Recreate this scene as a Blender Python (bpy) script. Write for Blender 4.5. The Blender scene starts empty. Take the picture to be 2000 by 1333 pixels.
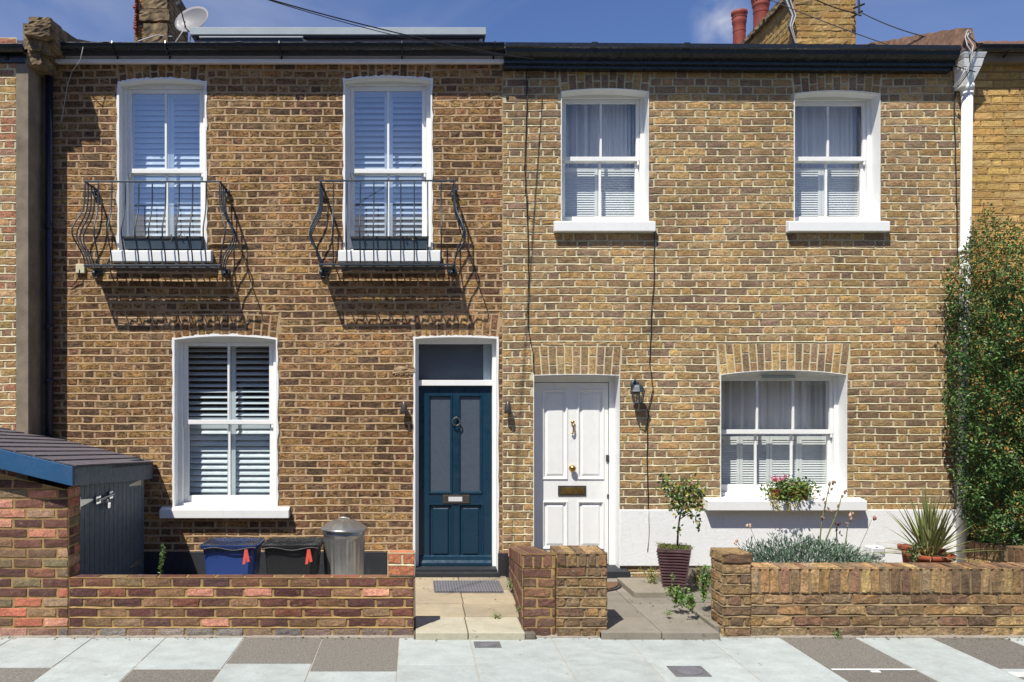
import bpy, math, random
import numpy as np
from mathutils import Vector
R = math.radians
rnd = random.Random(7)
rg = np.random.default_rng(11)
scene = bpy.context.scene

# ------------------------------------------------------------------ camera, sky, sun
DC, FPX, CX, CY, EYE = 8.333, 1600.0, 808.0, 791.0, 1.787
cam_d = bpy.data.cameras.new("camera")
cam = bpy.data.objects.new("camera", cam_d)
scene.collection.objects.link(cam)
cam.location = (0, -DC, EYE)
cam.rotation_euler = (R(90), 0, 0)
cam_d.sensor_width = 36
cam_d.lens = 36 * FPX / 2000
cam_d.shift_x = (1000 - CX) / 2000
cam_d.shift_y = (CY - 666.5) / 2000
cam_d.clip_end = 2000
scene.camera = cam

SUN = Vector((0.66, 1.0, -1.87)).normalized()      # direction the light travels
SUN_EL = math.asin(-SUN.z)
SUN_AZ = math.atan2(-SUN.x, -SUN.y)                # compass angle of the sun from +Y towards +X
world = bpy.data.worlds.new("World")
scene.world = world
world.use_nodes = True
wn, wl = world.node_tree.nodes, world.node_tree.links
wn.clear()
wo = wn.new("ShaderNodeOutputWorld")
bg = wn.new("ShaderNodeBackground")
bg.inputs[1].default_value = 0.084
sky = wn.new("ShaderNodeTexSky")
sky.sky_type = 'NISHITA'
sky.sun_disc = False
sky.sun_elevation = SUN_EL
sky.sun_rotation = SUN_AZ
sky.air_density = 1.0
sky.dust_density = 0.4
sky.ozone_density = 2.5
tc = wn.new("ShaderNodeTexCoord")
def wnoise(scale, sx, sy, sz, detail, lo, hi, loc=(0, 0, 0)):
    mp = wn.new("ShaderNodeMapping"); mp.inputs['Scale'].default_value = (sx, sy, sz); mp.inputs['Location'].default_value = loc
    wl.new(tc.outputs['Generated'], mp.inputs[0])
    n = wn.new("ShaderNodeTexNoise"); n.inputs['Scale'].default_value = scale; n.inputs['Detail'].default_value = detail
    n.inputs['Distortion'].default_value = 0.6
    wl.new(mp.outputs[0], n.inputs['Vector'])
    m = wn.new("ShaderNodeMapRange"); m.inputs[1].default_value = lo; m.inputs[2].default_value = hi
    wl.new(n.outputs['Fac'], m.inputs[0])
    return m.outputs[0]
def wmath(op, a, b):
    m = wn.new("ShaderNodeMath"); m.operation = op
    for i, v in enumerate((a, b)):
        if isinstance(v, (int, float)): m.inputs[i].default_value = v
        else: wl.new(v, m.inputs[i])
    return m.outputs[0]
def wblob(px, py, r0, r1):
    v = Vector((px - CX, FPX, CY - py)).normalized()
    d = wn.new("ShaderNodeVectorMath"); d.operation = 'DISTANCE'; d.inputs[1].default_value = v
    wl.new(tc.outputs['Generated'], d.inputs[0])
    m = wn.new("ShaderNodeMapRange"); m.inputs[1].default_value = r1; m.inputs[2].default_value = r0
    wl.new(d.outputs['Value'], m.inputs[0])
    return m.outputs[0]
wisps = wmath('MULTIPLY', wnoise(2.6, 1, 1, 2.6, 7, 0.45, 0.9, (0.7, 0.3, 0.1)), 0.38)
puff = wmath('MULTIPLY', wblob(1408, 42, 0.0, 0.036), wnoise(22, 1, 1, 1.3, 8, 0.36, 0.72))
veil = wmath('MULTIPLY', wblob(120, 10, 0.0, 0.42), wnoise(4.5, 1, 1, 2, 6, 0.25, 0.8))
cloud = wmath('MINIMUM', wmath('ADD', wisps, wmath('ADD', wmath('MULTIPLY', puff, 0.9), wmath('MULTIPLY', veil, 0.55))), 0.85)
mixc = wn.new("ShaderNodeMix"); mixc.data_type = 'RGBA'
tint = wn.new("ShaderNodeMix"); tint.data_type = 'RGBA'; tint.blend_type = 'MULTIPLY'; tint.inputs[0].default_value = 1.0
wl.new(sky.outputs[0], tint.inputs[6]); tint.inputs[7].default_value = (0.79, 0.89, 1.20, 1)
wl.new(cloud, mixc.inputs[0]); wl.new(tint.outputs[2], mixc.inputs[6])
mixc.inputs[7].default_value = (5.6, 5.9, 7.0, 1)
wl.new(mixc.outputs[2], bg.inputs[0]); wl.new(bg.outputs[0], wo.inputs[0])

sun_d = bpy.data.lights.new("sun", 'SUN')
sun_d.energy = 5.0
sun_d.angle = R(0.5)
sun_d.color = (1.0, 0.955, 0.87)
sun = bpy.data.objects.new("sun", sun_d)
scene.collection.objects.link(sun)
sun.rotation_euler = SUN.to_track_quat('-Z', 'Y').to_euler()
sun.location = (-6, -9, 14)
scene.view_settings.view_transform = 'Standard'
scene.view_settings.look = 'None'
scene.view_settings.gamma = 1
scene.view_settings.exposure = 0.34

# ------------------------------------------------------------------ helpers
def X(px, y=0.0): return (px - CX) * (DC + y) / FPX
def Z(py, y=0.0): return EYE - (py - CY) * (DC + y) / FPX
def lin(v):
    v = v / 255.0
    return v / 12.92 if v <= 0.04045 else ((v + 0.055) / 1.055) ** 2.4
def col(r, g, b, k=1.0): return (lin(r) * k, lin(g) * k, lin(b) * k, 1.0)

class M:
    def __init__(s, name):
        s.m = bpy.data.materials.new(name); s.m.use_nodes = True
        s.n, s.l = s.m.node_tree.nodes, s.m.node_tree.links
        s.p = s.n['Principled BSDF']; s.out = s.n['Material Output']
        s.tc = s.n.new("ShaderNodeTexCoord")
    def noise(s, scale, detail=4, rough=0.5, sc=(1, 1, 1), dist=0.0):
        mp = s.n.new("ShaderNodeMapping"); mp.inputs['Scale'].default_value = sc
        s.l.new(s.tc.outputs['Object'], mp.inputs[0])
        n = s.n.new("ShaderNodeTexNoise"); n.inputs['Scale'].default_value = scale
        n.inputs['Detail'].default_value = detail; n.inputs['Roughness'].default_value = rough; n.inputs['Distortion'].default_value = dist
        s.l.new(mp.outputs[0], n.inputs['Vector'])
        return n.outputs['Fac']
    def rng(s, src, a, b, c=0.0, d=1.0):
        m = s.n.new("ShaderNodeMapRange")
        for i, v in enumerate((a, b, c, d)): m.inputs[i + 1].default_value = v
        s.l.new(src, m.inputs[0]); return m.outputs[0]
    def mix(s, fac, a, b, mode='MIX'):
        m = s.n.new("ShaderNodeMix"); m.data_type = 'RGBA'; m.blend_type = mode
        for i, v in ((0, fac), (6, a), (7, b)):
            if isinstance(v, (int, float)): m.inputs[i].default_value = v
            elif isinstance(v, tuple): m.inputs[i].default_value = v if len(v) == 4 else (*v, 1)
            else: s.l.new(v, m.inputs[i])
        return m.outputs[2]
    def math(s, op, a, b):
        m = s.n.new("ShaderNodeMath"); m.operation = op
        for i, v in enumerate((a, b)):
            if isinstance(v, (int, float)): m.inputs[i].default_value = v
            else: s.l.new(v, m.inputs[i])
        return m.outputs[0]
    def attr(s, name='col'):
        a = s.n.new("ShaderNodeAttribute"); a.attribute_name = name; return a.outputs['Color']
    def bump(s, h, strength, dist):
        b = s.n.new("ShaderNodeBump"); b.inputs['Strength'].default_value = strength; b.inputs['Distance'].default_value = dist
        s.l.new(h, b.inputs['Height']); s.l.new(b.outputs[0], s.p.inputs['Normal'])
    def base(s, c):
        if isinstance(c, tuple): s.p.inputs['Base Color'].default_value = c
        else: s.l.new(c, s.p.inputs['Base Color'])
    def set(s, rough=None, metal=None, spec=None):
        if rough is not None:
            if isinstance(rough, float): s.p.inputs['Roughness'].default_value = rough
            else: s.l.new(rough, s.p.inputs['Roughness'])
        if metal is not None: s.p.inputs['Metallic'].default_value = metal
        if spec is not None: s.p.inputs['Specular IOR Level'].default_value = spec
        return s

def mat_brick(name, dark=0.42, mott=0.75, soot=(0.075, 0.06, 0.05), smear=(0.40, 0.31, 0.20), sk=0.35):
    m = M(name)
    a = m.attr()
    n1 = m.rng(m.noise(22, 7, 0.68, (1, 1, 1.7), 1.2), 0.44, 0.62)
    c1 = m.mix(m.math('MULTIPLY', n1, mott), a, (*soot, 1))
    n2 = m.rng(m.noise(80, 4, 0.65), 0.30, 0.70, 0.62, 1.34)
    c2 = m.mix(1.0, c1, n2, 'MULTIPLY')
    n3 = m.rng(m.noise(1.3, 6, 0.65, (1, 1, 0.8), 0.5), 0.36, 0.62, 1.0 - dark, 1.12)
    c3 = m.mix(1.0, c2, n3, 'MULTIPLY')
    st = m.rng(m.noise(4.5, 5, 0.6, (1, 1, 0.16)), 0.56, 0.74, 0, dark)
    c3 = m.mix(st, c3, (*soot, 1))
    sm = m.rng(m.noise(13, 7, 0.75, (1, 1, 1.6), 0.6), 0.57, 0.66, 0, sk)
    c3 = m.mix(sm, c3, (*smear, 1))
    n4 = m.rng(m.noise(150, 2, 0.5), 0.66, 0.72)
    c4 = m.mix(m.math('MULTIPLY', n4, 0.55), c3, (0.03, 0.025, 0.02, 1))
    m.base(c4); m.set(0.92, spec=0.2)
    m.bump(m.math('ADD', m.noise(60, 6, 0.7), m.math('MULTIPLY', n1, -0.35)), 0.75, 0.006)
    return m.m
def mat_rough(name, c, c2=None, scale=8, k=0.5, rough=0.85, bs=0.3, bd=0.003, bscale=70, stain=0.15, spec=0.3):
    m = M(name)
    c2 = c2 or tuple(x * 0.7 for x in c[:3]) + (1,)
    f = m.rng(m.noise(scale, 6, 0.6), 0.35, 0.7, 0, k)
    cc = m.mix(f, c, c2)
    cc = m.mix(1.0, cc, m.rng(m.noise(1.1, 4, 0.6), 0.3, 0.7, 1 - stain, 1 + stain * 0.4), 'MULTIPLY')
    m.base(cc); m.set(rough, spec=spec); m.bump(m.noise(bscale, 5, 0.65), bs, bd)
    return m.m
def mat_attr(name, rough=0.7, mott=0.25, scale=30, bs=0.3, bd=0.002, spec=0.3, trans=0.0, bscale=60):
    m = M(name)
    f = m.rng(m.noise(scale, 6, 0.65), 0.3, 0.7, 1 - mott, 1 + mott)
    m.base(m.mix(1.0, m.attr(), f, 'MULTIPLY')); m.set(rough, spec=spec); m.bump(m.noise(bscale, 5, 0.6), bs, bd)
    if trans:
        t = m.n.new("ShaderNodeBsdfTranslucent"); m.l.new(m.attr(), t.inputs[0])
        x = m.n.new("ShaderNodeMixShader"); x.inputs[0].default_value = trans
        m.l.new(m.p.outputs[0], x.inputs[1]); m.l.new(t.outputs[0], x.inputs[2]); m.l.new(x.outputs[0], m.out.inputs[0])
    return m.m
def mat_paint(name, c, rough=0.4, wear=0.08, bs=0.06, dirt=0.0, metal=0.0, spec=0.5):
    m = M(name)
    f = m.rng(m.noise(5, 6, 0.65), 0.35, 0.75, 1.0, 1.0 - wear)
    cc = m.mix(1.0, c, f, 'MULTIPLY')
    if dirt:
        g = m.rng(m.noise(14, 8, 0.7, (1, 1, 0.35)), 0.55, 0.78, 0, dirt)
        cc = m.mix(g, cc, (0.25, 0.22, 0.18, 1))
    m.base(cc); m.set(m.rng(m.noise(18, 4), 0.3, 0.7, max(0.05, rough - 0.08), rough + 0.12), metal, spec)
    m.bump(m.noise(35, 5, 0.6), bs, 0.004)
    return m.m
def mat_glass(name, refl=1.0, tintc=(0.92, 0.95, 0.96), base=0.06):
    m = M(name)
    m.n.remove(m.p)
    t = m.n.new("ShaderNodeBsdfTransparent"); t.inputs[0].default_value = (*tintc, 1)
    g = m.n.new("ShaderNodeBsdfGlossy"); g.inputs['Roughness'].default_value = 0.015
    geo = m.n.new("ShaderNodeNewGeometry"); dt = m.n.new("ShaderNodeVectorMath"); dt.operation = 'DOT_PRODUCT'
    m.l.new(geo.outputs['Incoming'], dt.inputs[0]); m.l.new(geo.outputs['True Normal'], dt.inputs[1])
    ab = m.n.new("ShaderNodeMath"); ab.operation = 'ABSOLUTE'; m.l.new(dt.outputs['Value'], ab.inputs[0])
    sch = m.math('ADD', m.math('MULTIPLY', m.math('POWER', m.math('SUBTRACT', 1.0, ab.outputs[0]), 5.0), 0.92), 0.06)
    f = m.math('MINIMUM', m.math('ADD', m.math('MULTIPLY', sch, refl), base), 1.0)
    b = m.n.new("ShaderNodeBump"); b.inputs['Strength'].default_value = 0.05; b.inputs['Distance'].default_value = 0.01
    m.l.new(m.noise(3.0, 2, 0.5), b.inputs['Height']); m.l.new(b.outputs[0], g.inputs['Normal'])
    x = m.n.new("ShaderNodeMixShader")
    m.l.new(f, x.inputs[0]); m.l.new(t.outputs[0], x.inputs[1]); m.l.new(g.outputs[0], x.inputs[2]); m.l.new(x.outputs[0], m.out.inputs[0])
    return m.m

MT = {}
MT['brick1'] = mat_brick('brown_stock_brick', 0.48, 0.90, (0.042, 0.030, 0.022), (0.36, 0.27, 0.175), 0.25)
MT['mortar1'] = mat_rough('brown_mortar', col(182, 155, 120), col(140, 118, 90), 20, 0.6, 0.95, 0.6, 0.003)
MT['brick2'] = mat_brick('yellow_stock_brick', 0.34, 0.58, (0.085, 0.066, 0.045), (0.46, 0.38, 0.24), 0.35)
MT['mortar2'] = mat_rough('pale_mortar', col(208, 198, 164), col(172, 158, 126), 20, 0.6, 0.95, 0.6, 0.003)
MT['brick3'] = mat_brick('golden_stock_brick', 0.25, 0.35, (0.16, 0.11, 0.06))
MT['mortar3'] = mat_rough('sandy_mortar', col(170, 138, 88), None, 20, 0.6, 0.95, 0.6, 0.003)
MT['brickr'] = mat_brick('red_garden_brick', 0.3, 0.35, (0.06, 0.03, 0.03), (0.34, 0.25, 0.16), 0.5)
MT['mortarr'] = mat_rough('ochre_mortar', col(168, 140, 92), col(128, 105, 72), 14, 0.8, 0.95, 0.6, 0.003)
MT['mortary'] = mat_rough('weathered_mortar', col(150, 130, 98), col(112, 97, 76), 14, 0.8, 0.95, 0.6, 0.003)
MT['bricky'] = mat_brick('weathered_yellow_brick', 0.42, 0.62, (0.06, 0.048, 0.036), (0.40, 0.34, 0.25), 0.45)
MT['render'] = mat_rough('grey_cement_render', col(142, 130, 112), col(108, 98, 84), 6, 0.8, 0.95, 0.5, 0.004, 30, 0.25)
MT['stone'] = mat_rough('lichen_stone', col(150, 130, 98), col(72, 62, 50), 9, 1.0, 0.95, 0.9, 0.012, 20, 0.4)
MT['white'] = mat_paint('white_gloss_paint', (0.81, 0.815, 0.785, 1), 0.42, 0.06, 0.10, 0.15)
MT['whitewall'] = mat_paint('white_masonry_paint', (0.81, 0.815, 0.79, 1), 0.75, 0.07, 0.7, 0.20)
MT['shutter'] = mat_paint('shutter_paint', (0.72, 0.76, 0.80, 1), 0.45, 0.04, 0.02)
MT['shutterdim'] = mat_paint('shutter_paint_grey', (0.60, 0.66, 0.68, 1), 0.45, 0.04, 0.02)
MT['grey_fascia'] = mat_paint('lilac_grey_fascia', (0.80, 0.77, 0.80, 1), 0.5, 0.12, 0.05, 0.2)
MT['black'] = mat_paint('black_gutter', (0.012, 0.015, 0.018, 1), 0.28, 0.1, 0.05, 0.12)
MT['plinth'] = mat_paint('black_plinth_paint', (0.02, 0.022, 0.026, 1), 0.7, 0.2, 0.5, 0.2)
MT['iron'] = mat_paint('blue_black_iron', (0.028, 0.045, 0.062, 1), 0.42, 0.2, 0.2)
MT['bluedoor'] = mat_paint('blue_door_paint', (0.006, 0.034, 0.064, 1), 0.32, 0.12, 0.05)
MT['navy'] = mat_paint('navy_pipe', (0.012, 0.018, 0.035, 1), 0.35, 0.2, 0.05)
MT['board'] = mat_paint('weathered_blue_board', (0.014, 0.085, 0.20, 1), 0.6, 0.25, 0.35, 0.12)
MT['shedgrey'] = mat_paint('slate_blue_boards', (0.055, 0.085, 0.115, 1), 0.55, 0.2, 0.2)
MT['felt'] = mat_rough('mineral_felt_shingle', col(108, 101, 104), col(84, 79, 84), 40, 1.0, 0.95, 0.8, 0.003, 160)
MT['glass'] = mat_glass('window_glass', 1.2, base=0.05)
MT['skyglass'] = mat_glass('sky_reflecting_glass', 1.6, (0.84, 0.91, 0.97), 0.22)
MT['transom'] = mat_glass('fanlight_glass', 1.2, (0.8, 0.86, 0.9), 0.10)
MT['frost'] = mat_paint('frosted_door_glass', (0.07, 0.09, 0.118, 1), 0.28, 0.05, 0.02)
MT['curtain'] = mat_rough('grey_curtain', (0.86, 0.83, 0.80, 1), (0.70, 0.69, 0.70, 1), 3, 0.5, 0.9, 0.1, 0.002, 200)
MT['hall'] = mat_paint('hall_wall', (0.11, 0.145, 0.19, 1), 0.8, 0.2)
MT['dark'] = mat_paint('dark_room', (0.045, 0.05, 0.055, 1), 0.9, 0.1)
MT['brass'] = mat_paint('brass', (0.55, 0.36, 0.12, 1), 0.25, 0.2, 0.1, metal=1.0)
MT['bronze'] = mat_paint('dark_bronze', (0.13, 0.115, 0.10, 1), 0.4, 0.2, 0.1, metal=0.7)
MT['chrome'] = mat_paint('chrome', (0.65, 0.65, 0.65, 1), 0.2, 0.1, 0.05, metal=1.0)
MT['zinc'] = mat_rough('galvanised_steel', (0.52, 0.52, 0.49, 1), (0.40, 0.41, 0.40, 1), 12, 0.8, 0.34, 0.1, 0.002, 30, 0.2)
MT['zinc'].node_tree.nodes['Principled BSDF'].inputs['Metallic'].default_value = 0.85
MT['bluebin'] = mat_paint('blue_plastic', (0.022, 0.058, 0.22, 1), 0.42, 0.1, 0.05)
MT['blackbin'] = mat_paint('black_plastic', (0.018, 0.018, 0.019, 1), 0.45, 0.1, 0.05)
MT['redtag'] = mat_paint('red_tag', (0.75, 0.11, 0.07, 1), 0.5, 0.1)
MT['lead'] = mat_rough('lead_grey_cladding', (0.16, 0.15, 0.18, 1), (0.26, 0.24, 0.26, 1), 6, 0.8, 0.6)
MT['flatroof'] = mat_paint('pale_roof_trim', (0.33, 0.38, 0.40, 1), 0.5, 0.15, 0.1, 0.1)
MT['slate'] = mat_rough('roof_slate', (0.07, 0.07, 0.08, 1), (0.11, 0.10, 0.10, 1), 8, 0.8, 0.7)
MT['terracotta'] = mat_rough('terracotta', col(160, 84, 58), col(140, 70, 48), 9, 0.7, 0.75, 0.2, 0.002)
MT['chimneypot'] = mat_rough('chimney_pot_clay', col(150, 74, 60), col(104, 50, 42), 5, 0.7, 0.6, 0.15, 0.002)
MT['maroon'] = mat_rough('maroon_glazed_clay', (0.085, 0.045, 0.05, 1), (0.14, 0.08, 0.085, 1), 12, 0.7, 0.35, 0.2, 0.003)
MT['soil'] = mat_rough('dark_soil', (0.05, 0.038, 0.028, 1), (0.10, 0.08, 0.055, 1), 25, 1.0, 1.0, 1.0, 0.02, 40)
MT['dish'] = mat_paint('grey_dish', (0.19, 0.185, 0.19, 1), 0.5, 0.1, 0.05)
MT['wire'] = mat_paint('black_cable', (0.012, 0.012, 0.014, 1), 0.6, 0.1)
MT['whitewire'] = mat_paint('grey_cable', (0.42, 0.41, 0.40, 1), 0.6, 0.1)
MT['cream'] = mat_paint('cream_plastic', (0.62, 0.58, 0.38, 1), 0.5, 0.08)
MT['rubber'] = mat_rough('grey_rubber_mat', (0.17, 0.165, 0.18, 1), (0.12, 0.12, 0.13, 1), 30, 0.7, 0.8)
MT['coir'] = mat_rough('coir_mat', (0.20, 0.11, 0.06, 1), (0.12, 0.07, 0.04, 1), 60, 1, 1.0, 1.0, 0.005, 200)
MT['asphalt'] = mat_rough('asphalt', (0.05, 0.05, 0.052, 1), (0.08, 0.08, 0.078, 1), 90, 1.0, 0.9, 0.6, 0.004, 250)
MT['asphalt_grey'] = mat_rough('iron_cover', (0.15, 0.15, 0.155, 1), (0.10, 0.10, 0.10, 1), 40, 0.8, 0.6)
MT['kerb'] = mat_rough('granite_kerb', (0.30, 0.29, 0.28, 1), (0.2, 0.2, 0.2, 1), 60, 0.8, 0.85)
MT['ground'] = mat_rough('ground_soil', (0.11, 0.09, 0.065, 1), (0.17, 0.145, 0.11, 1), 20, 1.0, 1.0, 1.0, 0.012, 60)
def mat_slab():
    m = M('paving_slab'); c = m.mix(1.0, m.attr(), m.rng(m.noise(5, 8, 0.7), 0.3, 0.7, 0.84, 1.12), 'MULTIPLY')
    c = m.mix(1.0, c, m.rng(m.noise(60, 4, 0.6), 0.3, 0.7, 0.92, 1.07), 'MULTIPLY')
    c = m.mix(m.rng(m.noise(2.2, 8, 0.72, (1, 1, 1), 1.5), 0.52, 0.72, 0, 0.42), c, (0.22, 0.215, 0.19, 1))
    c = m.mix(m.rng(m.noise(14, 2, 0.4), 0.74, 0.76, 0, 0.6), c, (0.13, 0.12, 0.11, 1))
    c = m.mix(m.rng(m.noise(30, 3, 0.5, (0.3, 2.5, 1)), 0.64, 0.72, 0, 0.25), c, (0.30, 0.31, 0.29, 1))
    m.base(c); m.set(0.85, spec=0.25); m.bump(m.noise(90, 6, 0.7), 0.5, 0.003); return m.m
MT['slab'] = mat_slab()
MT['speckle'] = mat_attr('asphalt_patch', 0.95, 0.62, 105, 0.9, 0.004, 0.2, bscale=160)
MT['leaf'] = mat_attr('leaf', 0.42, 0.15, 25, 0.1, 0.002, 0.5, 0.22)
MT['matte_leaf'] = mat_attr('matte_leaf', 0.7, 0.15, 25, 0.1, 0.002, 0.3, 0.15)
MT['stem'] = mat_rough('stem_bark', (0.13, 0.10, 0.06, 1), (0.08, 0.06, 0.04, 1), 30, 0.8, 0.9)
MT['greenstem'] = mat_rough('green_stem', (0.20, 0.22, 0.08, 1), (0.16, 0.13, 0.06, 1), 30, 0.8, 0.8)
MT['roughcol'] = mat_attr('painted_in_mass', 0.9, 0.2, 30, 0.4, 0.003, 0.2)
MT['lampglass'] = mat_glass('lantern_glass', 0.8, (0.9, 0.88, 0.82), 0.05)
MT['bulb'] = mat_paint('bulb', (0.8, 0.6, 0.35, 1), 0.3)
MT['paleglass'] = mat_paint('pale_letterplate', (0.65, 0.65, 0.64, 1), 0.3, 0.1)

ORI = {}
class MB:
    def __init__(s): s.v = []; s.c = []; s.q = []; s.t = []; s.qm = []; s.tm = []; s.n = 0
    def add(s, v, q=None, t=None, c=None, m=0):
        v = np.asarray(v, dtype=float).reshape(-1, 3)
        s.v.append(v)
        if c is None: cc = np.full((len(v), 3), 0.5)
        else:
            cc = np.asarray(c, dtype=float)
            cc = np.broadcast_to(cc[..., :3], (len(v), 3)) if cc.ndim == 1 else cc[:, :3]
        s.c.append(cc)
        if q is not None and len(q):
            q = np.asarray(q, dtype=np.int64).reshape(-1, 4) + s.n; s.q.append(q); s.qm.append(np.full(len(q), m))
        if t is not None and len(t):
            t = np.asarray(t, dtype=np.int64).reshape(-1, 3) + s.n; s.t.append(t); s.tm.append(np.full(len(t), m))
        s.n += len(v)
    def box(s, x0, x1, y0, y1, z0, z1, c=None, m=0):
        v = [(x, y, z) for z in (z0, z1) for y in (y0, y1) for x in (x0, x1)]
        s.add(v, [(0, 2, 3, 1), (4, 5, 7, 6), (0, 1, 5, 4), (2, 6, 7, 3), (0, 4, 6, 2), (1, 3, 7, 5)], c=c, m=m)
        return s
    def hexa(s, pts, c=None, m=0):       # 8 points: bottom 4 ccw, top 4 ccw
        s.add(pts, [(3, 2, 1, 0), (4, 5, 6, 7), (0, 1, 5, 4), (1, 2, 6, 5), (2, 3, 7, 6), (3, 0, 4, 7)], c=c, m=m); return s
    def quad(s, a, b, c_, d, c=None, m=0): s.add([a, b, c_, d], [(0, 1, 2, 3)], c=c, m=m); return s
    def tube(s, pts, r, n=7, c=None, m=0, caps=True):
        P = [Vector(p) for p in pts]; k = len(P)
        rr = r if isinstance(r, (list, tuple)) else [r] * k
        vs = []; prev = None
        for i, p in enumerate(P):
            d = (P[min(i + 1, k - 1)] - P[max(i - 1, 0)]).normalized()
            if prev is None:
                a = Vector((0, 0, 1)) if abs(d.z) < 0.9 else Vector((1, 0, 0))
                u = d.cross(a).normalized()
            else: u = (prev - d * prev.dot(d)).normalized()
            prev = u; w = d.cross(u)
            for j in range(n):
                t = 2 * math.pi * j / n
                vs.append(p + (u * math.cos(t) + w * math.sin(t)) * rr[i])
        q = [(i * n + j, i * n + (j + 1) % n, (i + 1) * n + (j + 1) % n, (i + 1) * n + j) for i in range(k - 1) for j in range(n)]
        tr = []
        if caps:
            vs.append(P[0]); vs.append(P[-1]); a, b = k * n, k * n + 1
            for j in range(n):
                tr.append((a, (j + 1) % n, j)); tr.append((b, (k - 1) * n + j, (k - 1) * n + (j + 1) % n))
        s.add([tuple(v) for v in vs], q, tr, c=c, m=m); return s
    def lathe(s, prof, ctr, n=24, axis='z', c=None, m=0, sq=None):
        vs = []
        for (r, h) in prof:
            for j in range(n):
                t = 2 * math.pi * j / n; a, b = r * math.cos(t), r * math.sin(t)
                if axis == 'z': vs.append((ctr[0] + a, ctr[1] + b, ctr[2] + h))
                elif axis == 'y': vs.append((ctr[0] + a, ctr[1] + h, ctr[2] + b))
                else: vs.append((ctr[0] + h, ctr[1] + a, ctr[2] + b))
        k = len(prof)
        q = [(i * n + j, i * n + (j + 1) % n, (i + 1) * n + (j + 1) % n, (i + 1) * n + j) for i in range(k - 1) for j in range(n)]
        s.add(vs, q, c=c, m=m); return s
    def ext(s, prof, x0, x1, c=None, m=0, caps=True, dz=0.0):     # prof: closed (y,z) polygon extruded along x
        k = len(prof)
        vs = [(x0, y, z) for y, z in prof] + [(x1, y, z + dz) for y, z in prof]
        q = [(i, (i + 1) % k, k + (i + 1) % k, k + i) for i in range(k)]
        t = []
        if caps:
            ca = (x0, sum(p[0] for p in prof) / k, sum(p[1] for p in prof) / k); cb = (x1, ca[1], ca[2] + dz)
            vs += [ca, cb]
            t = [(2 * k, (i + 1) % k, i) for i in range(k)] + [(2 * k + 1, k + i, k + (i + 1) % k) for i in range(k)]
        s.add(vs, q, t, c=c, m=m); return s
    def sphere(s, p, r, n=8, c=None, m=0, sc=(1, 1, 1)):
        k = max(4, n // 2 + 1)
        prof = [(max(1e-5, math.sin(math.pi * i / k)), -math.cos(math.pi * i / k)) for i in range(k + 1)]
        vs = [(p[0] + a * math.cos(2 * math.pi * j / n) * r * sc[0], p[1] + a * math.sin(2 * math.pi * j / n) * r * sc[1], p[2] + h * r * sc[2]) for a, h in prof for j in range(n)]
        q = [(i * n + j, i * n + (j + 1) % n, (i + 1) * n + (j + 1) % n, (i + 1) * n + j) for i in range(k) for j in range(n)]
        s.add(vs, q, c=c, m=m); return s
    def build(s, name, mats, parent=None, loc=None, smooth=False, bevel=0.0, tag=None):
        if not isinstance(mats, (list, tuple)): mats = [mats]
        V = np.concatenate(s.v); C = np.concatenate(s.c)
        if parent is not None: o0 = np.array(ORI[parent.name])
        else: o0 = np.array(loc if loc is not None else ((V[:, 0].min() + V[:, 0].max()) / 2, (V[:, 1].min() + V[:, 1].max()) / 2, V[:, 2].min()))
        V = V - o0
        Q = np.concatenate(s.q) if s.q else np.zeros((0, 4), int); T = np.concatenate(s.t) if s.t else np.zeros((0, 3), int)
        mi = np.concatenate(([np.concatenate(s.qm)] if s.q else []) + ([np.concatenate(s.tm)] if s.t else []))
        me = bpy.data.meshes.new(name)
        me.vertices.add(len(V)); me.vertices.foreach_set("co", V.ravel().astype(np.float32))
        nl = Q.size + T.size
        me.loops.add(nl); me.loops.foreach_set("vertex_index", np.concatenate((Q.ravel(), T.ravel())).astype(np.int32))
        me.polygons.add(len(Q) + len(T))
        st = np.concatenate((np.arange(len(Q)) * 4, Q.size + np.arange(len(T)) * 3)).astype(np.int32)
        me.polygons.foreach_set("loop_start", st)
        me.polygons.foreach_set("material_index", mi.astype(np.int32))
        me.polygons.foreach_set("use_smooth", np.full(len(Q) + len(T), bool(smooth)))
        a = me.attributes.new("col", 'FLOAT_COLOR', 'POINT')
        a.data.foreach_set("color", np.concatenate((C, np.ones((len(C), 1))), axis=1).ravel().astype(np.float32))
        for m in mats: me.materials.append(m)
        me.update(calc_edges=True); me.validate()
        o = bpy.data.objects.new(name, me); scene.collection.objects.link(o)
        if parent is not None: o.parent = parent
        else: o.location = tuple(o0)
        ORI[o.name] = tuple(o0)
        if bevel:
            b = o.modifiers.new("bevel", 'BEVEL'); b.width = bevel; b.segments = 2; b.limit_method = 'ANGLE'; b.angle_limit = R(50)
        if tag: settag(o, *tag)
        return o
def settag(o, label, cat, group=None):
    o['label'] = label; o['category'] = cat
    if group: o['group'] = group
def thing(name, label, cat, loc, group=None):
    o = bpy.data.objects.new(name, None); scene.collection.objects.link(o); o.location = loc
    o.empty_display_size = 0.1
    ORI[o.name] = tuple(loc); settag(o, label, cat, group); return o
def struct(mb, name, mats, **k):
    o = mb.build(name, mats, loc=(0, 0, 0), **k); o['kind'] = 'structure'; return o
def copy_tree(o, parent=None, off=None):
    c = o.copy(); scene.collection.objects.link(c)
    if parent is not None: c.parent = parent
    ORI[c.name] = ORI[o.name]
    if off is not None:
        c.location = Vector(o.location) + Vector(off); ORI[c.name] = tuple(c.location)
    for ch in [x for x in o.children]: copy_tree(ch, c)
    return c

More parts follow.
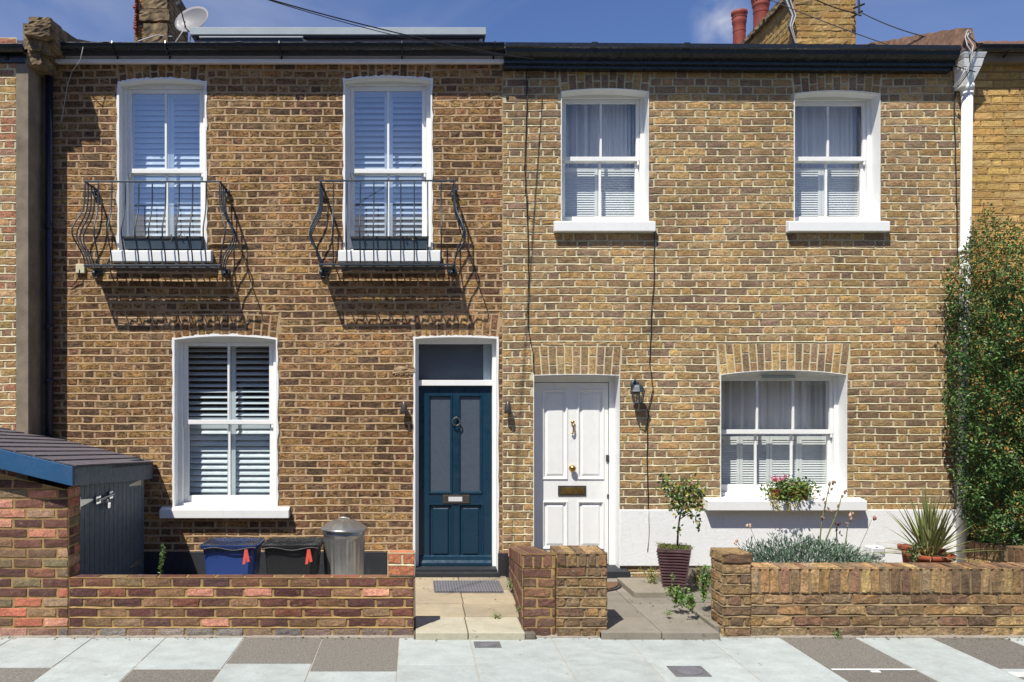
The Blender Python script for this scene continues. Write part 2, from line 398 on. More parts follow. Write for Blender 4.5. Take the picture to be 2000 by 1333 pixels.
# ------------------------------------------------------------------ brickwork
def pal(lst, k=1.0, des=0.0):
    a = np.array([[lin(x) * k for x in t] for t in lst]); g = a.mean(1, keepdims=True); return a * (1 - des) + g * des
PAL1 = pal([(184, 142, 76), (166, 126, 66), (196, 156, 88), (142, 108, 64), (116, 90, 64), (186, 138, 62), (176, 146, 98), (158, 120, 70), (100, 80, 64), (202, 162, 80), (206, 160, 78), (150, 106, 72)], 0.93, 0.16) * np.array([1.04, 0.96, 1.0])
PAL2 = pal([(186, 156, 94), (174, 142, 84), (196, 168, 108), (160, 132, 86), (134, 114, 84), (184, 146, 78), (150, 124, 92), (190, 154, 86), (180, 152, 100), (208, 172, 90), (140, 118, 96)], 1.10, 0.17) * np.array([1.04, 0.96, 0.98])
PAL3 = pal([(206, 168, 98), (198, 158, 88), (214, 178, 112), (188, 150, 88), (196, 166, 110)])
PAL0 = pal([(204, 162, 116), (190, 150, 104), (186, 120, 96), (214, 178, 128), (170, 130, 112), (196, 164, 100)])
PALR = pal([(150, 112, 74), (136, 104, 68), (108, 66, 56), (126, 72, 54), (92, 60, 56), (132, 88, 66), (104, 70, 60), (120, 84, 56), (96, 58, 52), (214, 138, 108), (142, 84, 60), (88, 62, 60), (112, 68, 52), (128, 92, 62), (158, 116, 78), (140, 112, 76)], 1.22, 0.16)
PALRB = pal([(222, 146, 112), (214, 132, 100), (112, 72, 60), (98, 62, 58), (190, 150, 112), (126, 80, 62), (206, 110, 70), (104, 70, 62), (140, 122, 84), (150, 96, 70), (156, 120, 80), (122, 92, 66)], 1.08, 0.22)
PALO = pal([(208, 132, 94), (198, 120, 84), (206, 146, 108)])
PALY = pal([(168, 134, 88), (150, 118, 74), (182, 148, 98), (126, 100, 72), (110, 88, 70), (176, 136, 80), (144, 122, 94), (160, 116, 72), (134, 96, 76), (196, 162, 100)], 1.25, 0.10)
PALM = pal([(132, 84, 66), (120, 76, 60), (150, 104, 70), (112, 80, 66), (128, 96, 72)], 1.0, 0.2)

def frame(P00, P10, P01, P11=None):
    P00, P10, P01 = map(lambda p: np.array(p, float), (P00, P10, P01))
    P11 = P10 + P01 - P00 if P11 is None else np.array(P11, float)
    W = np.linalg.norm(P10 - P00); H = np.linalg.norm(P01 - P00)
    N = np.cross(P10 - P00, P01 - P00); N /= np.linalg.norm(N)
    def f(a, b, o):
        if W > 3 and H > 3: b = b + 0.0035 * np.sin(a * 1.9 + b * 2.3) + 0.002 * np.sin(a * 5.3 - b * 3.1)
        s = (a / W)[..., None]; t = (b / H)[..., None]
        return (P00 * (1 - s) * (1 - t) + P10 * s * (1 - t) + P01 * (1 - s) * t + P11 * s * t) + N * o[..., None]
    return f, W, H
def lay(mb, quads, f, palette, depth=0.012, bev=0.006, jit=0.0025, rough=0.002, mi=0, cols=None, white=None):
    if not len(quads): return
    Qd = np.array(quads, float); n = len(Qd)                    # (n,4,2): bl br tr tl
    w = np.linalg.norm(Qd[:, 1] - Qd[:, 0], axis=1); h = np.linalg.norm(Qd[:, 3] - Qd[:, 0], axis=1)
    bu = np.minimum(bev / w, 0.3)[:, None]; bv = np.minimum(bev / h, 0.3)[:, None]
    z = np.zeros((n, 1)); o = np.ones((n, 1))
    U = np.concatenate((z, bu, z + 0.35, z + 0.65, 1 - bu, o), 1); Vv = np.concatenate((z, bv, z + 0.5, 1 - bv, o), 1)
    nu, nv = 6, 5
    u = np.repeat(U[:, None, :], nv, 1); v = np.repeat(Vv[:, :, None], nu, 2)
    bl, br, tr, tl = [Qd[:, i][:, None, None, :] for i in range(4)]
    p = bl * ((1 - u) * (1 - v))[..., None] + br * (u * (1 - v))[..., None] + tr * (u * v)[..., None] + tl * ((1 - u) * v)[..., None]
    p = p + rg.normal(0, jit, p.shape) * 0.7
    out = rg.normal(0, rough * 0.45, (n, nv, nu)) + rg.uniform(0.0, 0.0025, (n, 1, 1))
    ring = np.zeros((nv, nu), bool); ring[1, :] = ring[-2, :] = True; ring[:, 1] = ring[:, -2] = True
    out[:, ring] -= 0.0012
    bd = np.zeros((nv, nu), bool); bd[0] = bd[-1] = True; bd[:, 0] = bd[:, -1] = True
    out[:, bd] = -depth
    P = f(p[..., 0], p[..., 1], out)
    idx = np.arange(n * nu * nv).reshape(n, nv, nu)
    q = np.stack((idx[:, :-1, :-1], idx[:, :-1, 1:], idx[:, 1:, 1:], idx[:, 1:, :-1]), -1).reshape(-1, 4)
    if cols is None:
        c = palette[rg.integers(0, len(palette), n)]; bl_ = 0.06 if palette is PALRB or palette is PALR else 0.28; c = (c * (1 - bl_) + palette.mean(0) * bl_) * rg.uniform(0.85, 1.12, (n, 1)) * rg.normal(1, 0.02, (n, 3))
    else: c = np.asarray(cols)
    if white is not None:
        zz = P[..., 2].mean(axis=(1, 2)); wv = np.clip((white - zz) / 0.08, 0, 1) * rg.uniform(0.25, 0.95, n)
        c = c * (1 - wv[:, None]) + np.array([[0.30, 0.28, 0.25]]) * wv[:, None]
    C = np.repeat(np.clip(c, 0.005, 0.9), nu * nv, 0)
    mb.add(P.reshape(-1, 3), q, c=C, m=mi)
def subtract(r, holes):
    out = [r]
    for hx0, hx1, hz0, hz1 in holes:
        nxt = []
        for (a, b, c, d) in out:
            if b <= hx0 or a >= hx1 or d <= hz0 or c >= hz1: nxt.append((a, b, c, d)); continue
            if a < hx0: nxt.append((a, hx0, c, d))
            if b > hx1: nxt.append((hx1, b, c, d))
            aa, bb = max(a, hx0), min(b, hx1)
            if c < hz0: nxt.append((aa, bb, c, hz0))
            if d > hz1: nxt.append((aa, bb, hz1, d))
        out = nxt
    return [r for r in out if r[1] - r[0] > 0.022 and r[3] - r[2] > 0.02]
def courses(W, H, ch, bond, holes=(), bl=0.225, shift=0.0, j=0.010):
    nr = max(1, round(H / ch)); ch = H / nr; g = j / 2; out = []
    for i in range(nr):
        z0, z1 = i * ch + g, (i + 1) * ch - g
        if bond == 'flemish': seq = [bl, bl / 2]; off = (0.0 if i % 2 == 0 else 0.75 * bl)
        elif bond == 'soldier': seq = [0.078]; off = 0.0; 
        else: seq = [bl]; off = (0.0 if i % 2 == 0 else bl / 2)
        x = -sum(seq) - off + shift + (rnd.uniform(-0.01, 0.01) if bond == 'flemish' else 0); k = 0
        while x < W:
            L = seq[k % len(seq)] + rnd.uniform(-0.007, 0.007) * (1 if bond != 'stretcher' else 0.5); k += 1
            if bond == 'flemish' and rnd.random() < 0.05: L *= rnd.uniform(0.7, 1.0)
            a, b = max(x + g, 0.002), min(x + L - g, W - 0.002); x += L
            if b - a < 0.02: continue
            dz = rnd.uniform(-0.0015, 0.0015)
            for (p, q, r, s) in subtract((a, b, z0 + dz, z1 + dz), holes):
                out.append(((p, r), (q, r), (q, s), (p, s)))
    return out
def mortar_sheet(mb, f, W, H, openings, rec, mi=1):
    xs = sorted({0.0, W} | {max(0, min(W, o[0])) for o in openings} | {max(0, min(W, o[1])) for o in openings})
    zs = sorted({0.0, H} | {max(0, min(H, o[2])) for o in openings} | {max(0, min(H, o[3] + o[4])) for o in openings})
    def q(a, b, c, d, cc=None, dd=None):
        A = np.array([a, b, b, a]); B = np.array([c, c if cc is None else cc, d if dd is None else dd, d])
        mb.add(f(A, B, np.full(4, -rec)), [(0, 1, 2, 3)], m=mi)
    for x0, x1 in zip(xs[:-1], xs[1:]):
        for z0, z1 in zip(zs[:-1], zs[1:]):
            xc, zc = (x0 + x1) / 2, (z0 + z1) / 2
            if any(o[0] < xc < o[1] and o[2] < zc < o[3] + o[4] for o in openings): continue
            q(x0, x1, z0, z1)
    for o in openings:
        if o[4] > 0.001:
            n = 10
            for i in range(n):
                a = o[0] + (o[1] - o[0]) * i / n; b = o[0] + (o[1] - o[0]) * (i + 1) / n
                q(a, b, arch_z(o, a), o[3] + o[4], arch_z(o, b), o[3] + o[4])
def arch_z(o, x):
    xc, hw = (o[0] + o[1]) / 2, (o[1] - o[0]) / 2
    return o[3] + o[4] * (1 - ((x - xc) / hw) ** 2)
def wallface(mb, P00, P10, P01, palette, P11=None, bond='flemish', ch=0.0765, bl=0.225, openings=(), arch_h=0.225, rec=0.004, bev=0.006, jit=0.0025, rough=0.002, mi=0, mm=1, shift=0.0, white=None, arch_pal=None, extra_holes=(), archk=1.06, strike=0.0, j=0.010):
    f, W, H = frame(P00, P10, P01, P11)
    holes = []
    AH = {id(o): (o[5] if len(o) > 5 else arch_h) for o in openings}
    for o in openings:
        holes.append((o[0] - 0.006, o[1] + 0.006, o[2], o[3])); arch_h = AH[id(o)]
        if arch_h:
            ex = (o[1] - o[0]) / 2 * (archk - 1)
            holes.append((o[0] - ex * 0.35 - 0.004, o[1] + ex * 0.35 + 0.004, o[3] - 0.001, o[3] + arch_h * 0.5))
            holes.append((o[0] - ex - 0.002, o[1] + ex + 0.002, o[3] + arch_h * 0.45, o[3] + arch_h + o[4] * 0.5 + 0.01))
    holes += list(extra_holes)
    lay(mb, courses(W, H, ch, bond, holes, bl, shift, j), f, palette, 0.014, bev, jit, rough, mi, white=white)
    if strike:
        nr = max(1, round(H / ch)); cz = H / nr; nx = int(W / 0.07); xs = np.linspace(0.004, W - 0.004, nx + 1)
        for i in range(1, nr):
            zi = i * cz; zb = zi - j * 0.62 + rg.normal(0, 0.0016, nx + 1); zt = np.full(nx + 1, zi + j * 0.5)
            dp = np.full(nx + 1, -strike); pr = 0.0022 + rg.normal(0, 0.0005, nx + 1)
            V = np.concatenate((f(xs, zb - 0.001, dp * 0.8), f(xs, zb, pr), f(xs, zt, dp)))
            n1 = nx + 1; ok = [k for k in range(nx) if not any(h[0] < xs[k + 1] + 0.003 and xs[k] - 0.003 < h[1] and h[2] - 0.004 < zi < h[3] + 0.004 for h in holes)]
            if ok:
                k = np.array(ok); mb.add(V, np.concatenate((np.stack((k, k + 1, n1 + k + 1, n1 + k), 1), np.stack((n1 + k, n1 + k + 1, 2 * n1 + k + 1, 2 * n1 + k), 1))), m=mm)
    for o in openings:
        arch_h = AH[id(o)]
        if not arch_h: continue
        xc, w = (o[0] + o[1]) / 2, o[1] - o[0]; n = max(5, round(w / 0.077)); A = []
        for i in range(n):
            a, b = o[0] + w * i / n + 0.005, o[0] + w * (i + 1) / n - 0.005
            ta, tb = xc + (a - xc) * archk, xc + (b - xc) * archk
            top = min(o[3] + arch_h + o[4] * 0.5, H - 0.004); za, zb = arch_z(o, a) + 0.004, arch_z(o, b) + 0.004
            k = 0.66 if i % 2 else 0.34
            def P(x, tx, zbtm, t): return (x + (tx - x) * t, zbtm + (top - zbtm) * t)
            for t0, t1 in ((0.0, k - 0.02), (k + 0.02, 1.0)):
                A.append((P(a, ta, za, t0), P(b, tb, zb, t0), P(b, tb, zb, t1), P(a, ta, za, t1)))
        lay(mb, A, f, palette if arch_pal is None else arch_pal, 0.014, bev, jit, rough, mi)
    mortar_sheet(mb, f, W, H, [o for o in openings], rec, mm)
    return f

# ------------------------------------------------------------------ pixel-measured openings on the facade plane (y = 0)
GZ = 0.055                                                      # level at the foot of the houses
def OP(x0, x1, zb, zspring, zcrown): return (X(x0), X(x1), Z(zb), Z(zspring), Z(zcrown) - Z(zspring))
W1 = OP(233, 400, 490, 163, 156); W2 = OP(674, 841, 490, 158, 152); W3 = OP(341, 539, 997, 664, 657)
D1 = OP(811, 970, 1122, 662, 659)
W4 = OP(1097, 1266, 432, 180, 174); W5 = OP(1552, 1718, 432, 184, 178); W6 = OP(1408, 1653, 975, 733, 724)
D2 = OP(1043, 1209, 1116, 734, 732)
XL, XB, XR = -3.752, 0.905, 5.60
EAVE = 5.42

def reveal_mb(o, depth, rim=0.018, rag=0.006, bottom=False):
    mb = MB(); n = 44
    z = [o[2] + (o[3] - o[2]) * i / 24 for i in range(25)]
    path = [(o[0], zz) for zz in z] + [(o[0] + (o[1] - o[0]) * i / n, arch_z(o, o[0] + (o[1] - o[0]) * i / n)) for i in range(1, n)] + [(o[1], zz) for zz in z[::-1]]
    xc, zc = (o[0] + o[1]) / 2, (o[2] + o[3]) / 2
    outer = []
    for i, (x, zz) in enumerate(path):
        r = rim + rnd.uniform(-rag, rag)
        if i < 25: outer.append((x - r, zz + (r if i == 24 else 0)))
        elif i >= len(path) - 25: outer.append((x + r, zz + (r if i == len(path) - 25 else 0)))
        else: outer.append((x, zz + r))
    k = len(path)
    v = [(x, -0.006, zz) for x, zz in outer] + [(x, -0.0065, zz) for x, zz in path] + [(x, depth, zz) for x, zz in path] + [(x, 0.012, zz) for x, zz in outer]
    q = []
    for i in range(k - 1):
        q += [(i, i + 1, k + i + 1, k + i), (k + i, k + i + 1, 2 * k + i + 1, 2 * k + i), (3 * k + i, 3 * k + i + 1, i + 1, i)]
    mb.add(v, q)
    return mb
def louvres(mb, x0, x1, z0, z1, y, pitch, depth, tilt, th=0.005):
    n = max(1, int(round((z1 - z0) / pitch))); p = (z1 - z0) / n
    c, s = math.cos(tilt), math.sin(tilt)
    for i in range(n):
        zc = z0 + (i + 0.5) * p; tj = tilt + rnd.uniform(-0.03, 0.03); c, s = math.cos(tj), math.sin(tj)
        pts = []
        for (a, b) in ((-depth / 2, -th / 2), (-depth * 0.25, -th), (depth * 0.25, -th), (depth / 2, -th / 2), (depth / 2, th / 2), (depth * 0.25, th), (-depth * 0.25, th), (-depth / 2, th / 2)):
            pts.append((y + a * c - b * s, zc + a * s + b * c))
        mb.ext(pts, x0, x1)
def sash_window(house, o, fs, cols, rev, zm, mats, kind, sillx, sillz, sillp=0.075, glass='glass', head=0.05, botrail=0.065, subsill=0.0, name='window', label=None):
    """reveal (part) > frame, sash, pane, sill, shutter, curtain (sub-parts)"""
    W = reveal_mb(o, rev + 0.02, 0.021 if house_rag else 0.006, 0.008 if house_rag else 0.0015).build('window', MT['white'], house)
    if label: W['label'] = label
    x0, x1, z0, z1 = o[0], o[1], o[2], o[3] + o[4]
    yf = rev
    fr = MB()                                                   # box frame
    xi0, xi1 = x0 + fs * 0.5, x1 - fs * 0.5
    fr.box(x0 - 0.01, xi0, yf, yf + 0.12, z0, z1 + 0.01); fr.box(xi1, x1 + 0.01, yf, yf + 0.12, z0, z1 + 0.01)
    zh = o[3] - head * 0.2
    fr.box(xi0, xi1, yf + 0.001, yf + 0.12, zh, z1 + 0.01)
    fr.box(xi0, xi1, yf - 0.02, yf + 0.13, z0, z0 + 0.03 + subsill)
    fr.build('frame', MT['white'], W, bevel=0.004)
    def sash(za, zb, y, top, bot, bars_off=0.0):
        s = MB(); st = fs * 0.5
        s.box(xi0 + 0.001, xi0 + st, y, y + 0.035, za, zb); s.box(xi1 - st, xi1 - 0.001, y, y + 0.035, za, zb)
        s.box(xi0 + st, xi1 - st, y + 0.001, y + 0.034, zb - top, zb); s.box(xi0 + st, xi1 - st, y + 0.001, y + 0.034, za, za + bot)
        gw = (xi1 - xi0 - 2 * st)
        for k in range(1, cols):
            xx = xi0 + st + gw * k / cols
            s.box(xx - 0.011, xx + 0.011, y + 0.003, y + 0.032, za + bot, zb - top)
        s.build('sash', MT['white'], W, bevel=0.003)
        for k in range(cols):
            a = xi0 + st + gw * k / cols; b = a + gw / cols
            g = MB(); g.quad((a, y + 0.018, za + bot), (b, y + 0.018, za + bot), (b, y + 0.018, zb - top), (a, y + 0.018, zb - top))
            g.build('pane', MT[glass], W)
        return xi0 + st, xi1 - st
    gx0, gx1 = sash(zm - 0.005, zh - 0.002, yf + 0.022, 0.04, 0.045)
    sash(z0 + 0.03 + subsill, zm + 0.03, yf + 0.062, 0.04, botrail)
    for xx in (xi0 + 0.004, xi1 - 0.004 - 0.022):
        horns = MB(); horns.box(xx, xx + 0.022, yf + 0.024, yf + 0.055, zm - 0.045, zm - 0.006); horns.build('sash_horn', MT['white'], W, bevel=0.006)
    sl = MB(); sx0, sx1 = X(sillx[0], -sillp), X(sillx[1], -sillp); sz0, sz1 = Z(sillz[1], -sillp), Z(sillz[0], -sillp)
    sl.hexa([(sx0, -sillp, sz0), (sx1, -sillp, sz0), (sx1, 0.004, sz0), (sx0, 0.004, sz0), (sx0, -sillp, sz1), (sx1, -sillp, sz1), (sx1, 0.004, sz1 + 0.022), (sx0, 0.004, sz1 + 0.022)])
    sl.box(x0 - 0.001, x1 + 0.001, 0.0045, yf + 0.1, sz0 + 0.01, max(z0 + 0.002, sz1 + 0.021))
    sl.build('sill', MT['white'], W, bevel=0.006)
    zi0, zi1 = z0 + 0.03, zh
    ys = yf + 0.17
    if kind[0] == 'full':                                       # plantation shutters: two panels each side, upper and lower tiers
        mid = (gx0 + gx1) / 2
        for (za, zb, tilt, m) in ((zi0, zm - 0.01, kind[2], mats), (zm + 0.01, zi1, kind[1], mats)):
            for (a, b) in ((x0 + 0.012, mid - 0.002), (mid + 0.002, x1 - 0.012)):
                s = MB(); sw = 0.042
                s.box(a, a + sw, ys, ys + 0.03, za, zb); s.box(b - sw, b, ys, ys + 0.03, za, zb)
                s.box(a + sw, b - sw, ys + 0.001, ys + 0.029, za, za + 0.055); s.box(a + sw, b - sw, ys + 0.001, ys + 0.029, zb - 0.045, zb)
                louvres(s, a + sw, b - sw, za + 0.056, zb - 0.046, ys + 0.015, 0.059, 0.062, tilt)
                s.build('shutter', MT[m], W)
    if kind[0] == 'half':                                       # cafe shutters below, curtains above
        npan = kind[1]; za, zb = zi0 + 0.02, zm - 0.035
        for k in range(npan):
            a = x0 + 0.012 + (x1 - x0 - 0.024) * k / npan + 0.002; b = x0 + 0.012 + (x1 - x0 - 0.024) * (k + 1) / npan - 0.002
            s = MB(); sw = 0.030
            s.box(a, a + sw, ys, ys + 0.024, za, zb); s.box(b - sw, b, ys, ys + 0.024, za, zb)
            s.box(a + sw, b - sw, ys + 0.001, ys + 0.023, za, za + 0.05); s.box(a + sw, b - sw, ys + 0.001, ys + 0.023, zb - 0.04, zb)
            louvres(s, a + sw, b - sw, za + 0.051, zb - 0.041, ys + 0.012, 0.0250, 0.0262, R(58), 0.003)
            s.build('shutter', MT[mats], W)
        cu = MB(); nx = 90; yc = yf + 0.235
        xs = np.linspace(x0 + 0.005, x1 - 0.005, nx); ph = rnd.uniform(0, 6)
        amp = 0.026 + 0.014 * np.sin(xs * 7 + ph)
        v = []
        for r, zz in enumerate((z0 + 0.02, z0 + (z1 - z0) * 0.5, z1)):
            yy = yc + amp * np.sin(xs * 44 + 2.2 * np.sin(xs * 9 + ph) + r * 0.25) * (0.8 + 0.2 * r) + 0.012 * np.sin(xs * 151 + ph)
            v.append(np.stack((xs, yy, np.full(nx, zz)), 1))
        idx = np.arange(3 * nx).reshape(3, nx)
        cu.add(np.concatenate(v), np.stack((idx[:-1, :-1], idx[:-1, 1:], idx[1:, 1:], idx[1:, :-1]), -1).reshape(-1, 4))
        cu.build('curtain', MT['curtain'], W, smooth=True)
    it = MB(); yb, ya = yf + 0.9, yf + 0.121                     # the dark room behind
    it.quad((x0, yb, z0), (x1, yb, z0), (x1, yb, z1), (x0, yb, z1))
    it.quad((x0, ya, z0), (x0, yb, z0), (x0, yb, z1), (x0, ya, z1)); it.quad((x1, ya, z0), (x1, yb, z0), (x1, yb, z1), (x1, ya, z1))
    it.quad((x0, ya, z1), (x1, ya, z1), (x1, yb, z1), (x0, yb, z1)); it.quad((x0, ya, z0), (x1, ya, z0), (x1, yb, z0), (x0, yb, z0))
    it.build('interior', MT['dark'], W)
    return W

def gable_roof(mb, x0, x1, ze, slope, yr, m=0):
    zr = ze + slope * (yr + 0.1); t = 0.08
    mb.hexa([(x0, -0.12, ze - t), (x1, -0.12, ze - t), (x1, yr, zr - t), (x0, yr, zr - t), (x0, -0.12, ze), (x1, -0.12, ze), (x1, yr, zr), (x0, yr, zr)], m=m)
    y2 = 2 * yr + 0.12
    mb.hexa([(x0, yr + 0.001, zr - t), (x1, yr + 0.001, zr - t), (x1, y2, ze - t), (x0, y2, ze - t), (x0, yr + 0.001, zr), (x1, yr + 0.001, zr), (x1, y2, ze), (x0, y2, ze)], m=m)
def body(mb, x0, x1, z1, m):                                     # flank and rear walls
    mb.quad((x0, 0.02, 0), (x0, 6.6, 0), (x0, 6.6, z1), (x0, 0.02, z1), m=m); mb.quad((x1, 0.02, 0), (x1, 6.6, 0), (x1, 6.6, z1), (x1, 0.02, z1), m=m)
    mb.quad((x0, 6.6, 0), (x1, 6.6, 0), (x1, 6.6, z1), (x0, 6.6, z1), m=m)

def rel(o, x0, ah=0.235): return (o[0] - x0, o[1] - x0, o[2], o[3], o[4], ah)
# ================================================================== HOUSE 1 (blue door)
house_rag = True
h1 = thing('terraced_house', 'brown brick terraced house with the dark blue front door and white shuttered sash windows', 'house', (-1.4, 0, 0), 'terraced houses')
mb = MB()
wallface(mb, (XL, 0, 0), (XB, 0, 0), (XL, 0, EAVE), PAL1, bond='flemish', ch=0.0763, openings=[rel(o, XL) for o in (W1, W2, W3, D1)], arch_h=0.225, rec=0.003, strike=0.006, j=0.0115, bev=0.006, jit=0.0034, rough=0.0022)
body(mb, XL, XB - 0.002, EAVE, 1)
mb.build('wall', [MT['brick1'], MT['mortar1']], h1)
mb = MB(); mb.box(XL + 0.002, D1[0] - 0.02, -0.018, 0.001, 0, 0.29); mb.box(D1[1] + 0.012, 0.985, -0.03, 0.001, 0, 0.28)
mb.build('plinth', MT['plinth'], h1, bevel=0.004)
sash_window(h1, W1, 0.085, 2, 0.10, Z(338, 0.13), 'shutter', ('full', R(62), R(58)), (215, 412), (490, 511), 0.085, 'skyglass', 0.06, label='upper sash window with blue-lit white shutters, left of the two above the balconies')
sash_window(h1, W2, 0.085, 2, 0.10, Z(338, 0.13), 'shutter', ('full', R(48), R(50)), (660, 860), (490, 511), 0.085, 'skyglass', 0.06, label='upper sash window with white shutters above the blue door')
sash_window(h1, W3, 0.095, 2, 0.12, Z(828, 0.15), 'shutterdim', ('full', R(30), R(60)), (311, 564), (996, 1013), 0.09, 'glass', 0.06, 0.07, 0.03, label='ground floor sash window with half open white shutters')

# blue door ---------------------------------------------------------
yd = 0.125
def px_panel(mb, x0, x1, y0, y1, yy, th=0.02): mb.box(X(x0, yy), X(x1, yy), yy, yy + th, Z(y1, yy), Z(y0, yy))
fr = reveal_mb(D1, yd + 0.03, 0.020, 0.006).build('door_surround', MT['white'], h1)
mb = MB()
a, b, zt = D1[0], D1[1], D1[3] + D1[4]
fw = 0.035
mb.box(a - 0.01, a + fw, yd - 0.03, yd + 0.08, GZ + 0.06, zt); mb.box(b - fw, b + 0.01, yd - 0.03, yd + 0.08, GZ + 0.06, zt)
ztr0, ztr1 = Z(754, yd), Z(743, yd)
mb.box(a + fw, b - fw, yd - 0.029, yd + 0.079, ztr0, ztr1); mb.box(a + fw, b - fw, yd - 0.029, yd + 0.079, Z(672, yd), zt)
mb.build('door_frame', MT['white'], fr, bevel=0.004)
mb = MB(); mb.quad((a + fw, yd + 0.02, ztr1), (b - fw, yd + 0.02, ztr1), (b - fw, yd + 0.02, Z(672, yd)), (a + fw, yd + 0.02, Z(672, yd)))
mb.build('fanlight', MT['transom'], fr)
mb = MB(); mb.box(a + 0.005, b - 0.005, yd + 0.105, yd + 0.115, ztr1 - 0.02, zt); mb.build('fanlight_blind', MT['hall'], fr)
mb = MB(); mb.box(X(944, 0.22), X(959, 0.22), yd + 0.092, yd + 0.104, ztr1, zt); mb.build('lit_strip', MT['shutterdim'], fr)  # lit band behind the fanlight, put in as a paler coloured strip
mb = MB(); mb.box(a + 0.005, b - 0.005, yd + 0.5, yd + 0.51, GZ, ztr1); mb.build('hall', MT['dark'], fr)
dz0, dz1 = GZ + 0.075, ztr0 - 0.006; dx0, dx1 = a + fw + 0.003, b - fw - 0.003
def panel_door(parent_house, dx0, dx1, dz0, dz1, y, mat, panels, glassmat=None, label=None):
    mb = MB(); t = 0.022
    xs = sorted({dx0, dx1} | {p[0] for p in panels} | {p[1] for p in panels}); zs = sorted({dz0, dz1} | {p[2] for p in panels} | {p[3] for p in panels})
    # stiles and rails as one slab with holes
    for x0, x1 in zip(xs[:-1], xs[1:]):
        for z0, z1 in zip(zs[:-1], zs[1:]):
            xc, zc = (x0 + x1) / 2, (z0 + z1) / 2
            if any(p[0] < xc < p[1] and p[2] < zc < p[3] for p in panels): continue
            mb.quad((x0, y, z0), (x1, y, z0), (x1, y, z1), (x0, y, z1))
    mb.box(dx0, dx1, y + 0.02, y + 0.045, dz0, dz1)
    for p in panels:                                            # mouldings: raised bead, then a sunk raised field
        x0, x1, z0, z1, kind = p; m_ = 0.020
        def ringq(i0, y0, i1, y1):
            A = [(x0 + i0, y0, z0 + i0), (x1 - i0, y0, z0 + i0), (x1 - i0, y0, z1 - i0), (x0 + i0, y0, z1 - i0)]
            B = [(x0 + i1, y1, z0 + i1), (x1 - i1, y1, z0 + i1), (x1 - i1, y1, z1 - i1), (x0 + i1, y1, z1 - i1)]
            mb.add(A + B, [(k, (k + 1) % 4, 4 + (k + 1) % 4, 4 + k) for k in range(4)])
        ringq(-0.004, y - 0.0005, -0.002, y - 0.010); ringq(-0.002, y - 0.010, 0.008, y - 0.010); ringq(0.008, y - 0.010, 0.022, y + 0.014)
        if kind == 'g': continue
        ringq(0.022, y + 0.014, 0.034, y + 0.014); ringq(0.034, y + 0.014, 0.052, y + 0.003)
        i = 0.052; mb.quad((x0 + i, y + 0.003, z0 + i), (x1 - i, y + 0.003, z0 + i), (x1 - i, y + 0.003, z1 - i), (x0 + i, y + 0.003, z1 - i))
    d = mb.build('door', mat, parent_house)
    if label: d['label'] = label
    for p in panels:
        if p[4] == 'g':
            g = MB(); i = 0.020; g.quad((p[0] + i, y + 0.012, p[2] + i), (p[1] - i, y + 0.012, p[2] + i), (p[1] - i, y + 0.012, p[3] - i), (p[0] + i, y + 0.012, p[3] - i))
            g.build('door_pane', glassmat, d)
    return d
pn = [(X(837, yd), X(883, yd), Z(964, yd), Z(772, yd), 'g'), (X(896, yd), X(941, yd), Z(964, yd), Z(772, yd), 'g'),
      (X(837, yd), X(884, yd), Z(1092, yd), Z(985, yd), 'p'), (X(896, yd), X(943, yd), Z(1092, yd), Z(985, yd), 'p')]
bd = panel_door(h1, dx0, dx1, dz0, dz1, yd + 0.012, MT['bluedoor'], pn, MT['frost'])
mb = MB(); zb_ = dz0
mb.ext([(yd + 0.012, zb_), (yd - 0.035, zb_), (yd - 0.035, zb_ + 0.03), (yd - 0.012, zb_ + 0.055), (yd - 0.008, zb_ + 0.09), (yd + 0.012, zb_ + 0.105)], dx0 + 0.004, dx1 - 0.004)
mb.build('weatherboard', MT['bluedoor'], bd, bevel=0.003)
mb = MB(); cxk, czk = X(891, yd), Z(824, yd)
mb.tube([(cxk + 0.040 * math.sin(t), yd - 0.022, czk - 0.0 + 0.040 * math.cos(t)) for t in [i * math.pi / 10 for i in range(21)]], 0.0065, 8)
mb.sphere((cxk, yd - 0.015, czk + 0.042), 0.014, 10)
mb.build('ring_knocker', MT['bronze'], bd, smooth=True)
mb = MB(); px_panel(mb, 865, 917, 967, 984, yd - 0.004, 0.014); mb.build('letterplate', MT['bronze'], bd, bevel=0.003)
mb = MB(); px_panel(mb, 876, 903, 971, 980, yd - 0.009, 0.006); mb.build('letter_flap', MT['paleglass'], bd, bevel=0.002)
mb = MB(); mb.box(a + 0.0, b, -0.05, yd + 0.1, GZ + 0.002, GZ + 0.072); mb.box(a - 0.02, b + 0.02, -0.12, -0.05, GZ - 0.02, GZ + 0.045)
mb.build('doorstep', MT['plinth'], h1, bevel=0.006)

